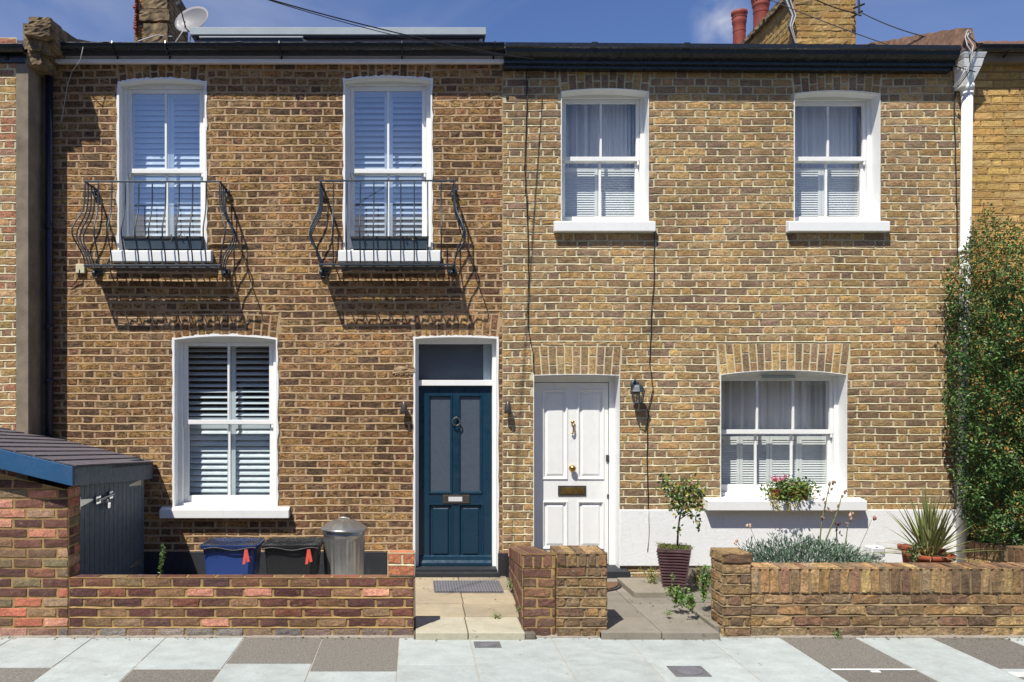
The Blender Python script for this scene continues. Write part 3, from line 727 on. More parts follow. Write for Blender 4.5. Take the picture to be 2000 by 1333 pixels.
# gutter, fascia, roof
def gutter(mb, x0, x1, ztop, yc, r, m=0, ogee=False, dz=0.0):
    n = 12; P = []
    if not ogee:
        for i in range(n + 1):
            t = math.pi * i / n; P.append((yc - r * math.cos(t), ztop - r * math.sin(t) * 1.05))
        P += [(yc + r - 0.006, ztop), *[(yc - (r - 0.005) * math.cos(math.pi * i / n), ztop - (r - 0.005) * math.sin(math.pi * i / n) * 1.05) for i in range(n, -1, -1)]]
        mb.ext(P, x0, x1, m=m, dz=dz)
        mb.tube([(x0, yc - r, ztop), (x1, yc - r, ztop + dz)], 0.007, 6, m=m)
    else:
        P = [(0.0, ztop), (0.0, ztop - 0.20), (-0.09, ztop - 0.20), (-0.09, ztop - 0.17), (-0.125, ztop - 0.165), (-0.125, ztop - 0.13), (-0.175, ztop - 0.12), (-0.21, ztop - 0.09), (-0.215, ztop - 0.055), (-0.235, ztop - 0.045), (-0.235, ztop - 0.022), (-0.222, ztop - 0.018), (-0.222, ztop)]
        mb.ext(P, x0, x1, m=m, dz=dz)
mb = MB(); mb.box(XL + 0.004, X(984, -0.05), -0.075, 0.0, Z(121, -0.07), Z(92, -0.07)); mb.box(XL + 0.004, X(984, -0.05), -0.088, -0.0755, Z(122, -0.09), Z(115, -0.09))
mb.build('fascia', MT['grey_fascia'], h1, bevel=0.003)
zg1 = Z(83, -0.24)
mb = MB(); gutter(mb, XL + 0.01, X(985, -0.2), zg1, -0.178, 0.052)
for px in (225, 328, 548, 785, 965):
    xx = X(px, -0.15)
    mb.tube([(xx, -0.075, zg1 - 0.02), (xx, -0.12, zg1 - 0.065), (xx, -0.175, zg1 - 0.075), (xx, -0.225, zg1 - 0.055), (xx, -0.243, zg1 - 0.01), (xx, -0.235, zg1 + 0.012)], 0.008, 6)
    mb.box(xx - 0.008, xx + 0.008, -0.09, -0.076, Z(117, -0.08), zg1 - 0.02)
for px in (213, 470, 700):
    xx = X(px, -0.15); gutter(mb, xx - 0.03, xx + 0.03, zg1 + 0.004, -0.178, 0.057)
mb.build('gutter', MT['black'], h1, smooth=False)
mb = MB(); gable_roof(mb, XL, XB, zg1 - 0.005, 0.385, 3.3); mb.build('roof', MT['slate'], h1)
# dormer, flat roofed, set back on the slope
yD = 1.7; zd1 = Z(55, yD); zd0 = Z(71, yD); xd0, xd1 = X(372, yD), X(949, yD)
mb = MB(); mb.box(xd0 + 0.05, xd1 - 0.04, yD + 0.06, yD + 2.4, zd0 - 0.9, zd0 - 0.002)
d_ = mb.build('dormer', MT['lead'], h1)
mb = MB(); mb.box(xd0, xd1, yD - 0.02, yD + 2.5, zd0 + 0.012, zd1); mb.box(xd0 + 0.02, xd1 - 0.015, yD + 0.01, yD + 2.45, zd0 - 0.014, zd0 + 0.011, m=1)
mb.box(xd1 - 0.075, xd1 - 0.035, yD + 0.03, yD + 0.08, zd0 - 0.9, zd0 - 0.015)
mb.build('flat_roof_trim', [MT['flatroof'], MT['black']], d_, bevel=0.003)
mb = MB(); ysk = 0.9
mb.hexa([(X(392, ysk), ysk, Z(86, ysk)), (X(596, ysk), ysk, Z(86, ysk)), (X(596, ysk), ysk + 0.6, Z(86, ysk) + 0.24), (X(392, ysk), ysk + 0.6, Z(86, ysk) + 0.24), (X(392, ysk), ysk, Z(76, ysk)), (X(590, ysk), ysk, Z(76, ysk)), (X(590, ysk), ysk + 0.6, Z(76, ysk) + 0.24), (X(392, ysk), ysk + 0.6, Z(76, ysk) + 0.24)])
mb.box(X(390, ysk), X(592, ysk), ysk - 0.02, ysk + 0.02, Z(75, ysk), Z(72.5, ysk), m=1)
mb.build('rooflight', [MT['black'], MT['flatroof']], h1)

# ================================================================== HOUSE 2 (white door)
house_rag = False
h2 = thing('terraced_house', 'yellow brick terraced house with the white front door, curtained windows and white plinth', 'house', (3.2, 0, 0), 'terraced houses')
mb = MB()
wallface(mb, (XB, 0, 0), (XR, 0, 0), (XB, 0, EAVE), PAL2, bond='flemish', ch=0.0781, openings=[rel(W4, XB), rel(W5, XB), rel(W6, XB, 0.30), rel(D2, XB, 0.29)], arch_h=0.235, rec=0.006, strike=0.0105, j=0.0115, bev=0.005, jit=0.0022, rough=0.002, shift=0.05)
body(mb, XB + 0.002, XR - 0.002, EAVE, 1)
mb.build('wall', [MT['brick2'], MT['mortar2']], h2)
mb = MB(); zpl = Z(996, -0.02); mb.box(D2[1] + 0.004, XR - 0.03, -0.024, 0.001, 0.15, zpl); mb.build('plinth', MT['whitewall'], h2, bevel=0.006)
sash_window(h2, W4, 0.075, 2, 0.155, Z(314, 0.18), 'white', ('half', 2), (1083, 1281), (433, 452), 0.075, 'glass', 0.05, label='upper curtained sash window above the white door')
sash_window(h2, W5, 0.075, 2, 0.155, Z(314, 0.18), 'white', ('half', 2), (1541, 1739), (433, 452), 0.075, 'glass', 0.05, label='upper curtained sash window nearest the white drainpipe')
w6 = sash_window(h2, W6, 0.075, 3, 0.165, Z(847, 0.19), 'white', ('half', 4), (1383, 1694), (979, 998), 0.13, 'glass', 0.05, 0.075, 0.02, label='wide ground floor sash window with six panes')
mb = MB(); mb.box(X(1488, 0.15), X(1552, 0.15), 0.135, 0.162, Z(739, 0.15), Z(733, 0.15)); mb.build('trickle_vent', MT['flatroof'], w6, bevel=0.002)
# white door
yd2 = 0.18
fr2 = reveal_mb(D2, yd2 + 0.03, 0.006, 0.001).build('door_surround', MT['white'], h2)
a, b, zt = D2[0], D2[1], D2[3] + D2[4]
mb = MB(); mb.box(a - 0.005, a + 0.028, yd2 - 0.005, yd2 + 0.08, GZ + 0.06, zt); mb.box(b - 0.06, b + 0.005, yd2 - 0.005, yd2 + 0.08, GZ + 0.06, zt)
mb.box(a + 0.028, b - 0.06, yd2 - 0.004, yd2 + 0.08, Z(747, yd2), zt); mb.build('door_frame', MT['white'], fr2, bevel=0.004)
dx0, dx1, dz0, dz1 = a + 0.034, b - 0.066, GZ + 0.08, Z(747, yd2) - 0.007
mb = MB(); mb.box(a, b, yd2 + 0.03, yd2 + 0.04, GZ, zt); mb.build('door_gap', MT['dark'], fr2)
pn = [(X(1060, yd2), X(1108, yd2), Z(936, yd2), Z(762, yd2), 'p'), (X(1129, yd2), X(1179, yd2), Z(936, yd2), Z(762, yd2), 'p'),
      (X(1060, yd2), X(1108, yd2), Z(1072, yd2), Z(980, yd2), 'p'), (X(1129, yd2), X(1179, yd2), Z(1072, yd2), Z(980, yd2), 'p')]
wd = panel_door(h2, dx0, dx1, dz0, dz1, yd2 + 0.004, MT['white'], pn)
mb = MB(); kx, kz = X(1117.5, yd2), Z(915, yd2)
mb.lathe([(0.0005, -0.062), (0.018, -0.060), (0.032, -0.048), (0.034, -0.036), (0.024, -0.022), (0.013, -0.012), (0.030, -0.006), (0.034, 0.004)], (kx, yd2, kz), 20, 'y')
mb.build('door_knob', MT['brass'], wd, smooth=True)
mb = MB(); nx_, nz_ = X(1118.5, yd2), Z(836, yd2)
mb.sphere((nx_ - 0.004, yd2 - 0.015, nz_ + 0.058), 0.018, 10); mb.sphere((nx_ - 0.016, yd2 - 0.018, nz_ + 0.062), 0.010, 8); mb.sphere((nx_ + 0.010, yd2 - 0.018, nz_ + 0.066), 0.010, 8)
mb.tube([(nx_, yd2 - 0.025, nz_ + 0.055), (nx_ + 0.004, yd2 - 0.034, nz_ + 0.01), (nx_ + 0.003, yd2 - 0.030, nz_ - 0.035), (nx_ - 0.006, yd2 - 0.02, nz_ - 0.058), (nx_ - 0.016, yd2 - 0.016, nz_ - 0.05)], [0.010, 0.010, 0.009, 0.012, 0.008], 8)
mb.build('door_knocker', MT['brass'], wd, smooth=True)
mb = MB(); px_panel(mb, 1090, 1145, 949, 969, yd2 - 0.006, 0.012); lp = mb.build('letterplate', MT['bronze'], wd, bevel=0.003)
mb = MB(); px_panel(mb, 1096, 1140, 953, 965, yd2 - 0.011, 0.006); mb.build('letter_flap', MT['brass'], wd, bevel=0.002)
mb = MB(); px_panel(mb, 1184, 1190, 889, 902, yd2 - 0.012, 0.018); px_panel(mb, 1186, 1193, 966, 974, yd2 - 0.004, 0.01); mb.build('door_lock', MT['bronze'], wd, bevel=0.002)
mb = MB(); mb.box(a - 0.02, X(1231, -0.15), -0.16, yd2 + 0.1, GZ - 0.02, GZ + 0.07); mb.build('doorstep', MT['plinth'], h2, bevel=0.008)
zg2 = Z(82, -0.23)
mb = MB(); gutter(mb, X(985.5, -0.15), X(1874, -0.2), zg2, 0, 0, ogee=True, dz=-0.03); 
for px in (1160, 1340, 1548, 1700):
    xx = X(px, -0.2); zc = zg2 - 0.03 * (xx - XB) / (XR - XB)
    mb.ext([(-0.12, zc - 0.126), (-0.178, zc - 0.124), (-0.214, zc - 0.092), (-0.22, zc - 0.055), (-0.239, zc - 0.047), (-0.239, zc + 0.002), (-0.12, zc + 0.002)], xx - 0.03, xx + 0.03)
mb.build('gutter', MT['black'], h2, bevel=0.003)
mb = MB(); gable_roof(mb, XB, XR, zg2 - 0.03, 0.385, 3.3); mb.build('roof', MT['slate'], h2)

# ================================================================== HOUSE 0 (left, stands forward) and HOUSE 3 (right)
h0 = thing('terraced_house', 'pinkish brick house end with a grey rendered corner strip at the left edge', 'house', (-5.6, 0, 0), 'terraced houses')
YF0 = -0.34; xs0 = X(32, YF0)
mb = MB(); wallface(mb, (-7.6, YF0, 0), (xs0, YF0, 0), (-7.6, YF0, EAVE - 0.05), PAL0, ch=0.0765, rec=0.004, strike=0.007, arch_h=0)
mb.quad((XL - 0.002, 6.6, 0), (-7.6, 6.6, 0), (-7.6, 6.6, EAVE), (XL - 0.002, 6.6, EAVE), m=1); mb.quad((-7.6, 6.6, 0), (-7.6, YF0, 0), (-7.6, YF0, EAVE), (-7.6, 6.6, EAVE), m=1)
mb.build('wall', [MT['brick2'], MT['mortar2']], h0)
mb = MB(); mb.box(xs0, XL - 0.002, YF0 - 0.012, 0.5, 0, Z(125, YF0)); mb.build('rendered_corner', MT['render'], h0, bevel=0.006)
mb = MB(); mb.box(-7.6, X(46, -0.4), YF0 - 0.02, YF0, Z(124, YF0), Z(100, YF0)); mb.build('fascia', MT['black'], h0)
mb = MB(); gutter(mb, -7.6, X(50, -0.4), Z(90, -0.43), YF0 - 0.075, 0.055); mb.tube([(X(8, -.36), YF0 - 0.03, Z(113, -.36)), (X(16, -.36), YF0 - 0.03, Z(113, -.36))], 0.02, 8)
mb.build('gutter', MT['black'], h0)
mb = MB(); gable_roof(mb, -7.6, XL, EAVE + 0.02, 0.385, 3.1); mb.build('roof', MT['slate'], h0)
# kneeler stone and party wall coping rising with the roof
def rock(mb, pts_bottom, pts_top, c=None, m=0, j=0.012, n=6):
    """hexahedron subdivided and jittered"""
    B = np.array(pts_bottom + pts_top, float)
    def tri(u, v, w):
        b = B[0] * (1 - u) * (1 - v) + B[1] * u * (1 - v) + B[2] * u * v + B[3] * (1 - u) * v
        t = B[4] * (1 - u) * (1 - v) + B[5] * u * (1 - v) + B[6] * u * v + B[7] * (1 - u) * v
        return b * (1 - w) + t * w
    key = {}; V = []; Q = []
    def vid(i, jj, k):
        if (i, jj, k) not in key:
            key[(i, jj, k)] = len(V); V.append(tri(i / n, jj / n, k / n) + rg.normal(0, j, 3) * 0.6)
        return key[(i, jj, k)]
    for a_ in range(n):
        for b_ in range(n):
            for s_ in (0, n):
                Q.append((vid(a_, b_, s_), vid(a_ + 1, b_, s_), vid(a_ + 1, b_ + 1, s_), vid(a_, b_ + 1, s_)))
                Q.append((vid(a_, s_, b_), vid(a_ + 1, s_, b_), vid(a_ + 1, s_, b_ + 1), vid(a_, s_, b_ + 1)))
                Q.append((vid(s_, a_, b_), vid(s_, a_ + 1, b_), vid(s_, a_ + 1, b_ + 1), vid(s_, a_, b_ + 1)))
    mb.add(V, Q, c=c, m=m)
mb = MB(); yk = -0.42
def kq(x0, x1, y0, y1, ya, yb, j=0.008):
    rock(mb, [(X(x0, ya), ya, Z(y1, ya)), (X(x1, ya), ya, Z(y1, ya)), (X(x1, ya), yb, Z(y1, ya)), (X(x0, ya), yb, Z(y1, ya))], [(X(x0, ya), ya, Z(y0, ya)), (X(x1, ya), ya, Z(y0, ya)), (X(x1, ya), yb, Z(y0, ya)), (X(x0, ya), yb, Z(y0, ya))], j=j)
kq(56, 99, 34, 54, -0.44, 0.0); kq(47, 97, 50, 70, -0.47, 0.0); kq(55, 80, 70, 98, -0.40, 0.05); kq(80, 103, 66, 90, -0.36, 0.1)
kq(50, 80, 98, 126, -0.37, 0.0)
mb.build('kneeler_stone', MT['stone'], h0, smooth=False)
mb = MB(); x0, x1 = -3.80, -3.56
pr = [(-0.36, 5.50), (-0.05, 5.58), (0.35, 5.66), (1.0, 5.92), (2.0, 6.31), (3.1, 6.74), (4.2, 6.35)]
for (ya, za), (yb, zb) in zip(pr[:-1], pr[1:]):
    rock(mb, [(x0, ya, za - 0.30), (x1, ya, za - 0.30), (x1, yb, zb - 0.30), (x0, yb, zb - 0.30)], [(x0, ya, za), (x1, ya, za), (x1, yb, zb), (x0, yb, zb)], j=0.006, n=4)
mb.build('party_wall_coping', MT['stone'], h0)

h3 = thing('terraced_house', 'golden brick house half hidden by the climbing shrub at the right edge', 'house', (7.4, 0, 0), 'terraced houses')
mb = MB(); wallface(mb, (XR, 0, 0), (9.2, 0, 0), (XR, 0, EAVE), PAL3, ch=0.081, rec=0.004, strike=0.008, arch_h=0, shift=0.07)
body(mb, XR + 0.002, 9.2, EAVE, 1)
mb.build('wall', [MT['brick3'], MT['mortar3']], h3)
mb = MB(); mb.box(X(1898, -0.06), 9.2, -0.09, 0.0, Z(121, -0.08), Z(98, -0.08)); mb.build('fascia', MT['render'], h3, bevel=0.004)
mb = MB(); gutter(mb, X(1905, -0.15), 9.2, Z(87, -0.2), -0.14, 0.055)
for px in (1968,): mb.tube([(X(px, -.15), -0.09, Z(107, -.15)), (X(px, -.15), -0.15, Z(106, -.15)), (X(px, -.15), -0.2, Z(92, -.15))], 0.008, 6)
mb.build('gutter', MT['black'], h3)
mb = MB(); n_ = 200; xs = np.linspace(XR + 0.1, 9.2, n_); v = []
for (yy, zz) in ((-0.13, Z(84, -0.13)), (3.3, Z(84, -0.13) + 1.32), (6.7, Z(84, -0.13))):
    v.append(np.stack((xs, np.full(n_, yy), zz + 0.022 * np.abs(np.sin(xs * math.pi / 0.15))), 1))
for (yy, zz) in ((-0.13, Z(84, -0.13) - 0.05),): v.append(np.stack((xs, np.full(n_, yy), np.full(n_, zz)), 1))
idx = np.arange(4 * n_).reshape(4, n_)
q = [np.stack((idx[r, :-1], idx[r, 1:], idx[s, 1:], idx[s, :-1]), -1) for r, s in ((0, 1), (1, 2), (3, 0))]
mb.add(np.concatenate(v), np.concatenate(q)); mb.build('roof', mat_rough('brown_pantile', col(120, 92, 78), col(80, 62, 52), 12, 0.8, 0.9), h3, smooth=True)
mb = MB()                                                       # verge tiles bedded on the party wall
for i in range(12):
    t0, t1 = i / 12, (i + 1) / 12 - 0.004
    ya, yb = -0.10 + 2.6 * t0, -0.10 + 2.6 * t1; za, zb = 5.545 + 0.90 * t0 + rnd.uniform(-.006, .006), 5.545 + 0.90 * t1 + rnd.uniform(-.006, .006)
    rock(mb, [(5.42, ya, za - 0.2), (5.66, ya, za - 0.2), (5.66, yb, zb - 0.2), (5.42, yb, zb - 0.2)], [(5.45, ya, za + 0.03), (5.62, ya, za + 0.035), (5.62, yb, zb), (5.45, yb, zb)], j=0.003, n=3)
mb.build('verge_tiles', mat_rough('verge_tile', col(150, 118, 96), col(96, 74, 60), 14, 0.9, 0.9, 0.6, 0.006), h3)

# ------------------------------------------------------------------ chimneys
ch1 = thing('chimney_stack', 'narrow weathered chimney stack behind the satellite dish', 'chimney', (-3.7, 3.2, 5.5), 'chimney stacks')
yc_ = 2.6
mb = MB(); xa, xb = X(262, yc_), X(331, yc_); zt = Z(-40, yc_)
def stack(mb, x0, x1, y0, y1, z0, z1, palette, ch=0.078):
    wallface(mb, (x0, y0, z0), (x1, y0, z0), (x0, y0, z1), palette, ch=ch, arch_h=0, rec=0.005, jit=0.004, rough=0.004)
    wallface(mb, (x0, y1, z0), (x0, y0, z0), (x0, y1, z1), palette, ch=ch, arch_h=0, rec=0.005, jit=0.004, rough=0.004)
    wallface(mb, (x1, y0, z0), (x1, y1, z0), (x1, y0, z1), palette, ch=ch, arch_h=0, rec=0.005, jit=0.004, rough=0.004)
    mb.quad((x1, y1, z0), (x0, y1, z0), (x0, y1, z1), (x1, y1, z1), m=1); mb.quad((x0, y0, z1), (x1, y0, z1), (x1, y1, z1), (x0, y1, z1), m=1)
stack(mb, xa, xb, yc_, yc_ + 0.9, 5.6, zt, PAL1)
mb.build('brick_stack', [MT['brick1'], MT['mortar1']], ch1)
mb = MB()
for (p0, p1, q0, q1, yy) in ((280, 327, 46, 84, yc_ - 0.06), (272, 330, 18, 40, yc_ - 0.05), (282, 326, -14, 17, yc_ - 0.04)):
    rock(mb, [(X(p0, yy), yy, Z(q1, yy)), (X(p1, yy), yy, Z(q1, yy)), (X(p1, yy), yy + 0.12, Z(q1, yy)), (X(p0, yy), yy + 0.12, Z(q1, yy))], [(X(p0, yy), yy, Z(q0, yy)), (X(p1, yy), yy, Z(q0, yy)), (X(p1, yy), yy + 0.12, Z(q0, yy)), (X(p0, yy), yy + 0.12, Z(q0, yy))], j=0.006)
mb.build('stone_facing', MT['stone'], ch1)
mb = MB()
for i in range(16):
    pz = -8 + i * 5.0; mb.box(X(258 + rnd.uniform(0, 4), yc_ - .1), X(263, yc_ - .1) + rnd.uniform(0, .02), yc_ - 0.08, yc_ + 0.02, Z(pz + 3.4, yc_), Z(pz, yc_))
mb.build('broken_tile_edge', MT['chimneypot'], ch1, bevel=0.004)
mb = MB(); mb.tube([(X(328, yc_ - .2), yc_ - 0.02, Z(60, yc_ - .2)), (X(300, yc_ - .2), yc_ - 0.09, Z(62, yc_ - .2)), (X(264, yc_ - .2), yc_ - 0.09, Z(74, yc_ - .2))], 0.008, 6); mb.build('aerial_cable', MT['whitewire'], ch1)
def pot(parent, c, r, h):
    mb = MB(); mb.lathe([(r * 0.92, 0), (r * 0.9, h * 0.72), (r * 0.93, h * 0.74), (r * 1.05, h * 0.78), (r * 1.07, h * 0.82), (r * 1.02, h * 0.85), (r * 1.02, h * 0.92), (r * 1.2, h * 0.95), (r * 1.2, h), (r * 0.95, h), (r * 0.95, h * 0.6)], c, 26)
    for k in range(18):
        t = 2 * math.pi * k / 18; mb.sphere((c[0] + math.cos(t) * r * 1.05, c[1] + math.sin(t) * r * 1.05, c[2] + h * 0.885), 0.010, 6)
    mb.build('chimney_pot', MT['chimneypot'], parent, smooth=True)
mb = MB(); xs_ = X(344, 3.3)
mb.lathe([(0.085, 0), (0.085, 1.3)], (xs_, 3.5, 6.0), 20); mb.build('chimney_pot', MT['chimneypot'], ch1, smooth=True)

ch2 = thing('chimney_stack', 'broad yellow brick chimney stack with two red clay pots at right', 'chimney', (4.9, 2, 5.5), 'chimney stacks')
yq = 1.42; mb = MB(); ztop = 6.70
stack(mb, X(1552, yq), X(1672, yq), yq, yq + 2.4, 5.45, ztop, PAL3 * 0.75)
mb.build('brick_stack', [MT['brick3'], MT['mortar3']], ch2)
mb = MB()
for i in range(17):
    yy = yq + 0.0 + i * 0.145; xx = X(1552, yq)
    rock(mb, [(xx - 0.06, yy, ztop - 0.02), (xx + 0.1, yy, ztop - 0.02), (xx + 0.1, yy + 0.13, ztop - 0.02), (xx - 0.06, yy + 0.13, ztop - 0.02)], [(xx - 0.05, yy, ztop + 0.05), (xx + 0.1, yy, ztop + 0.05), (xx + 0.1, yy + 0.13, ztop + 0.05), (xx - 0.05, yy + 0.13, ztop + 0.05)], j=0.012, n=2)
mb.build('stack_coping', MT['stone'], ch2)
pot(ch2, (4.62, 10.9 - DC, ztop), 0.105, Z(-3, 10.9 - DC) - ztop)
pot(ch2, (4.67, 11.75 - DC, ztop), 0.095, Z(24, 11.75 - DC) - ztop)
mb = MB()
mb.tube([(X(1677, 1.3), 1.3, Z(-10, 1.3)), (X(1678, 1.3), 1.3, Z(24, 1.3))], 0.012, 6)
for (xa_, ya_, xb_, yb2) in ((1668, 30, 1682, 24), (1672, 12, 1686, 10), (1670, 20, 1679, 33)): mb.tube([(X(xa_, 1.3), 1.36, Z(ya_, 1.3)), (X(xb_, 1.3), 1.27, Z(yb2, 1.3))], 0.012, 6)
mb.build('wire_bracket', MT['wire'], ch2)
mb = MB()
for k in range(4):
    mb.tube([(X(1536 + k * 4, 1.3), 1.36, Z(-5, 1.3)), (X(1548 + 3 * k, 1.3), 1.34, Z(28, 1.3)), (X(1543 + k * 2, 1.3), 1.33, Z(50, 1.3)), (X(1556 + k, 1.3), 1.34, Z(86, 1.3))], 0.012 if k < 2 else 0.008, 6, m=k % 2)
mb.build('loose_cables', [MT['wire'], MT['whitewire']], ch2)

# ------------------------------------------------------------------ satellite dish
yS = 2.2; cS = Vector((X(374, yS), yS, Z(38, yS)))
sd = thing('satellite_dish', 'grey oval satellite dish on a bracket beside the left chimney', 'satellite dish', tuple(cS))
mb = MB(); nrm = Vector((-0.30, -0.86, 0.30)).normalized(); uu = Vector((0, 0, 1)).cross(nrm).normalized(); vv = nrm.cross(uu)
V = []; Q = []; ra, rb = 0.250, 0.195; nr, na = 7, 36
for side in (0, 1):
    for i in range(nr + 1):
        for j in range(na):
            t = 2 * math.pi * j / na; rr = i / nr
            V.append(tuple(cS + uu * (ra * rr * math.cos(t)) + vv * (rb * rr * math.sin(t)) + nrm * (0.055 * rr * rr - 0.05 - 0.008 * side)))
for side in (0, 1):
    o_ = side * (nr + 1) * na
    for i in range(nr):
        for j in range(na): Q.append((o_ + i * na + j, o_ + i * na + (j + 1) % na, o_ + (i + 1) * na + (j + 1) % na, o_ + (i + 1) * na + j))
for j in range(na): Q.append((nr * na + j, nr * na + (j + 1) % na, (2 * nr + 1) * na + (j + 1) % na, (2 * nr + 1) * na + j))
mb.add(V, Q); mb.build('dish', MT['dish'], sd, smooth=True)
mb = MB(); fp = cS + nrm * 0.26 - vv * 0.02
mb.tube([tuple(cS - vv * 0.19), tuple(cS - vv * 0.2 + nrm * 0.06), tuple(fp)], 0.009, 6); mb.build('feed_arm', MT['black'], sd)
mb = MB(); mb.tube([tuple(fp - nrm * 0.03), tuple(fp + nrm * 0.04)], [0.025, 0.03], 10); mb.build('receiver', MT['black'], sd)
mb = MB(); mb.tube([tuple(cS - nrm * 0.06), (cS.x - 0.05, yS + 0.15, cS.z - 0.15), (cS.x - 0.12, yS + 0.2, cS.z - 0.5)], 0.016, 8); mb.build('bracket', MT['chrome'], sd)
mb = MB(); mb.tube([tuple(cS + nrm * 0.1 - vv * 0.12), tuple(cS + nrm * .06 - vv * .2 - uu * .03), (X(352, 1.9), 1.95, Z(62, 1.9)), (X(338, 1.9), 1.9, Z(90, 1.9))], 0.006, 5); mb.build('dish_cable', MT['whitewire'], sd)

# ------------------------------------------------------------------ drainpipes
mb = MB(); yp = -0.075; x0 = X(96, yp)
mb.tube([(x0 + 0.03, -0.14, Z(100, -.14)), (x0 + 0.02, -0.12, Z(112, -.1)), (x0 - 0.01, -0.08, Z(128, -.1)), (x0, yp, Z(136, yp))], 0.036, 14)
mb.tube([(x0, yp, Z(136, yp)), (x0, yp, 0.1)], 0.036, 16)
for py in (442, 640, 745, 1000): mb.tube([(x0, yp, Z(py + 5, yp)), (x0, yp, Z(py - 5, yp))], 0.045, 16)
mb.build('drainpipe', MT['navy'], smooth=True, tag=('dark navy drainpipe in the shaded corner beside the grey rendered strip', 'drainpipe', 'drainpipes'))
wp = thing('drainpipe', 'white drainpipe with a rainwater hopper between the two right-hand houses', 'drainpipe', (X(1884), -0.08, 0), 'drainpipes')
mb = MB(); yp = -0.085
def wx(py): return X(1889 - (py - 200) * 0.012, yp)
mb.tube([(wx(165), yp, Z(165, yp)), (wx(600), yp, Z(600, yp)), (wx(1050), yp, Z(1100, yp))], 0.050, 20)
for py in (172, 490): mb.tube([(wx(py), yp, Z(py + 6, yp)), (wx(py), yp, Z(py - 6, yp))], 0.062, 20); mb.tube([(wx(py), yp, Z(py + 14, yp)), (wx(py), yp, Z(py + 9, yp))], 0.058, 20)
mb.build('pipe', MT['white'], wp, smooth=True)
mb = MB(); hx = X(1897, -.15)
def ringz(w, d, z, dx=0): return [(hx + dx - w, -0.01 - d, z), (hx + dx + w, -0.01 - d, z), (hx + dx + w, -0.01, z), (hx + dx - w, -0.01, z)]
z1_, z2_, z3_, z4_ = Z(107, -.15), Z(117, -.15), Z(133, -.15), Z(168, -.15)
mb.hexa(ringz(0.10, 0.19, z2_) + ringz(0.115, 0.21, z1_)); mb.hexa(ringz(0.085, 0.17, z3_) + ringz(0.10, 0.188, z2_ - .001)); mb.hexa(ringz(0.048, 0.12, z4_, -0.03) + ringz(0.084, 0.168, z3_ - .001))
mb.build('hopper', MT['whitewall'], wp, bevel=0.006)

# ------------------------------------------------------------------ balconies
def make_balcony():
    x0, x1, p = X(166, -0.31), X(429, -0.31), 0.31
    zt, zb = Z(355, -p), Z(519, -p)
    r_ = thing('balcony', 'belly-curved black iron balcony under the left upper window', 'balcony', ((x0 + x1) / 2, 0, zb), 'iron window balconies')
    mb = MB(); mb.box(x0 - 0.008, x1 + 0.008, -p - 0.010, -p + 0.010, zt - 0.008, zt + 0.006)
    for xx in (x0, x1): mb.box(xx - 0.010, xx + 0.010, -p + 0.0105, 0.0, zt - 0.0075, zt + 0.0055)
    mb.build('handrail', MT['iron'], r_, bevel=0.002)
    mb = MB(); mb.box(x0 - 0.01, x1 + 0.01, -p - 0.012, -p + 0.012, zb - 0.008, zb + 0.008)
    for xx in (x0, x1): mb.box(xx - 0.012, xx + 0.012, -p + 0.0125, 0.0, zb - 0.0075, zb + 0.0075)
    n = 11
    for k in range(n):
        xx = x0 + (x1 - x0) * k / (n - 1)
        if 0 < k < n - 1: mb.box(xx - 0.006, xx + 0.006, -p + 0.0125, 0.0, zb - 0.004, zb + 0.004)
    for ya, yb in ((-0.148, -0.056), (-0.243, -0.155)): mb.box(x0 + 0.0125, x1 - 0.0125, ya, yb, zb - 0.009, zb - 0.0045)
    mb.box(x0 - 0.03, x0 + 0.05, -0.02, -0.002, zb - 0.03, zb + 0.02); mb.box(x1 - 0.05, x1 + 0.03, -0.02, -0.002, zb - 0.03, zb + 0.02)
    for k in range(1, n - 1):
        xx = x0 + (x1 - x0) * k / (n - 1) - 0.035
        mb.tube([(xx + 0.022 * math.cos(t), -p + 0.01, zb - 0.002 + 0.022 * math.sin(t)) for t in [i * math.pi / 6 for i in range(7)]], 0.0045, 5)
    mb.build('floor_frame', MT['iron'], r_, bevel=0.0015)
    def belly(t): return 0.115 * math.exp(-((t - 0.62) / 0.215) ** 2) * (1 if t < 0.62 else max(0.0, 1 - ((t - 0.62) / 0.38) ** 3))
    def bar(x, y, dx, dy):
        pts = [(x + dx * belly(t), y + dy * belly(t), zt + (zb - zt) * t) for t in [i / 22 for i in range(23)]]
        b = MB(); b.tube(pts, 0.0072, 6); b.build('baluster', MT['iron'], r_, smooth=True)
    for k in range(n):
        dx = -0.7 if k == 0 else (0.7 if k == n - 1 else 0)
        bar(x0 + (x1 - x0) * k / (n - 1), -p, dx, -1)
    for yy in (-0.23, -0.15, -0.07): bar(x0, yy, -1, 0); bar(x1, yy, 1, 0)
    for (xx, sg) in ((x0, -1), (x1, 1)):                        # cast bosses where rails meet the wall
        for zz in (zt - 0.03, zb - 0.03):
            b = MB(); b.sphere((xx + sg * 0.02, -0.03, zz), 0.024, 10); b.tube([(xx + sg * 0.03 * math.cos(t), -0.03, zz - 0.02 - 0.028 * math.sin(t)) for t in [i * math.pi / 8 for i in range(13)]], 0.008, 6)
            b.build('scroll_boss', MT['iron'], r_, smooth=True)
    return r_, x0
bal, bx0 = make_balcony()
bal2 = copy_tree(bal, off=(X(625, -0.31) - bx0, 0, 0.009)); bal2['label'] = 'belly-curved black iron balcony above the blue door'
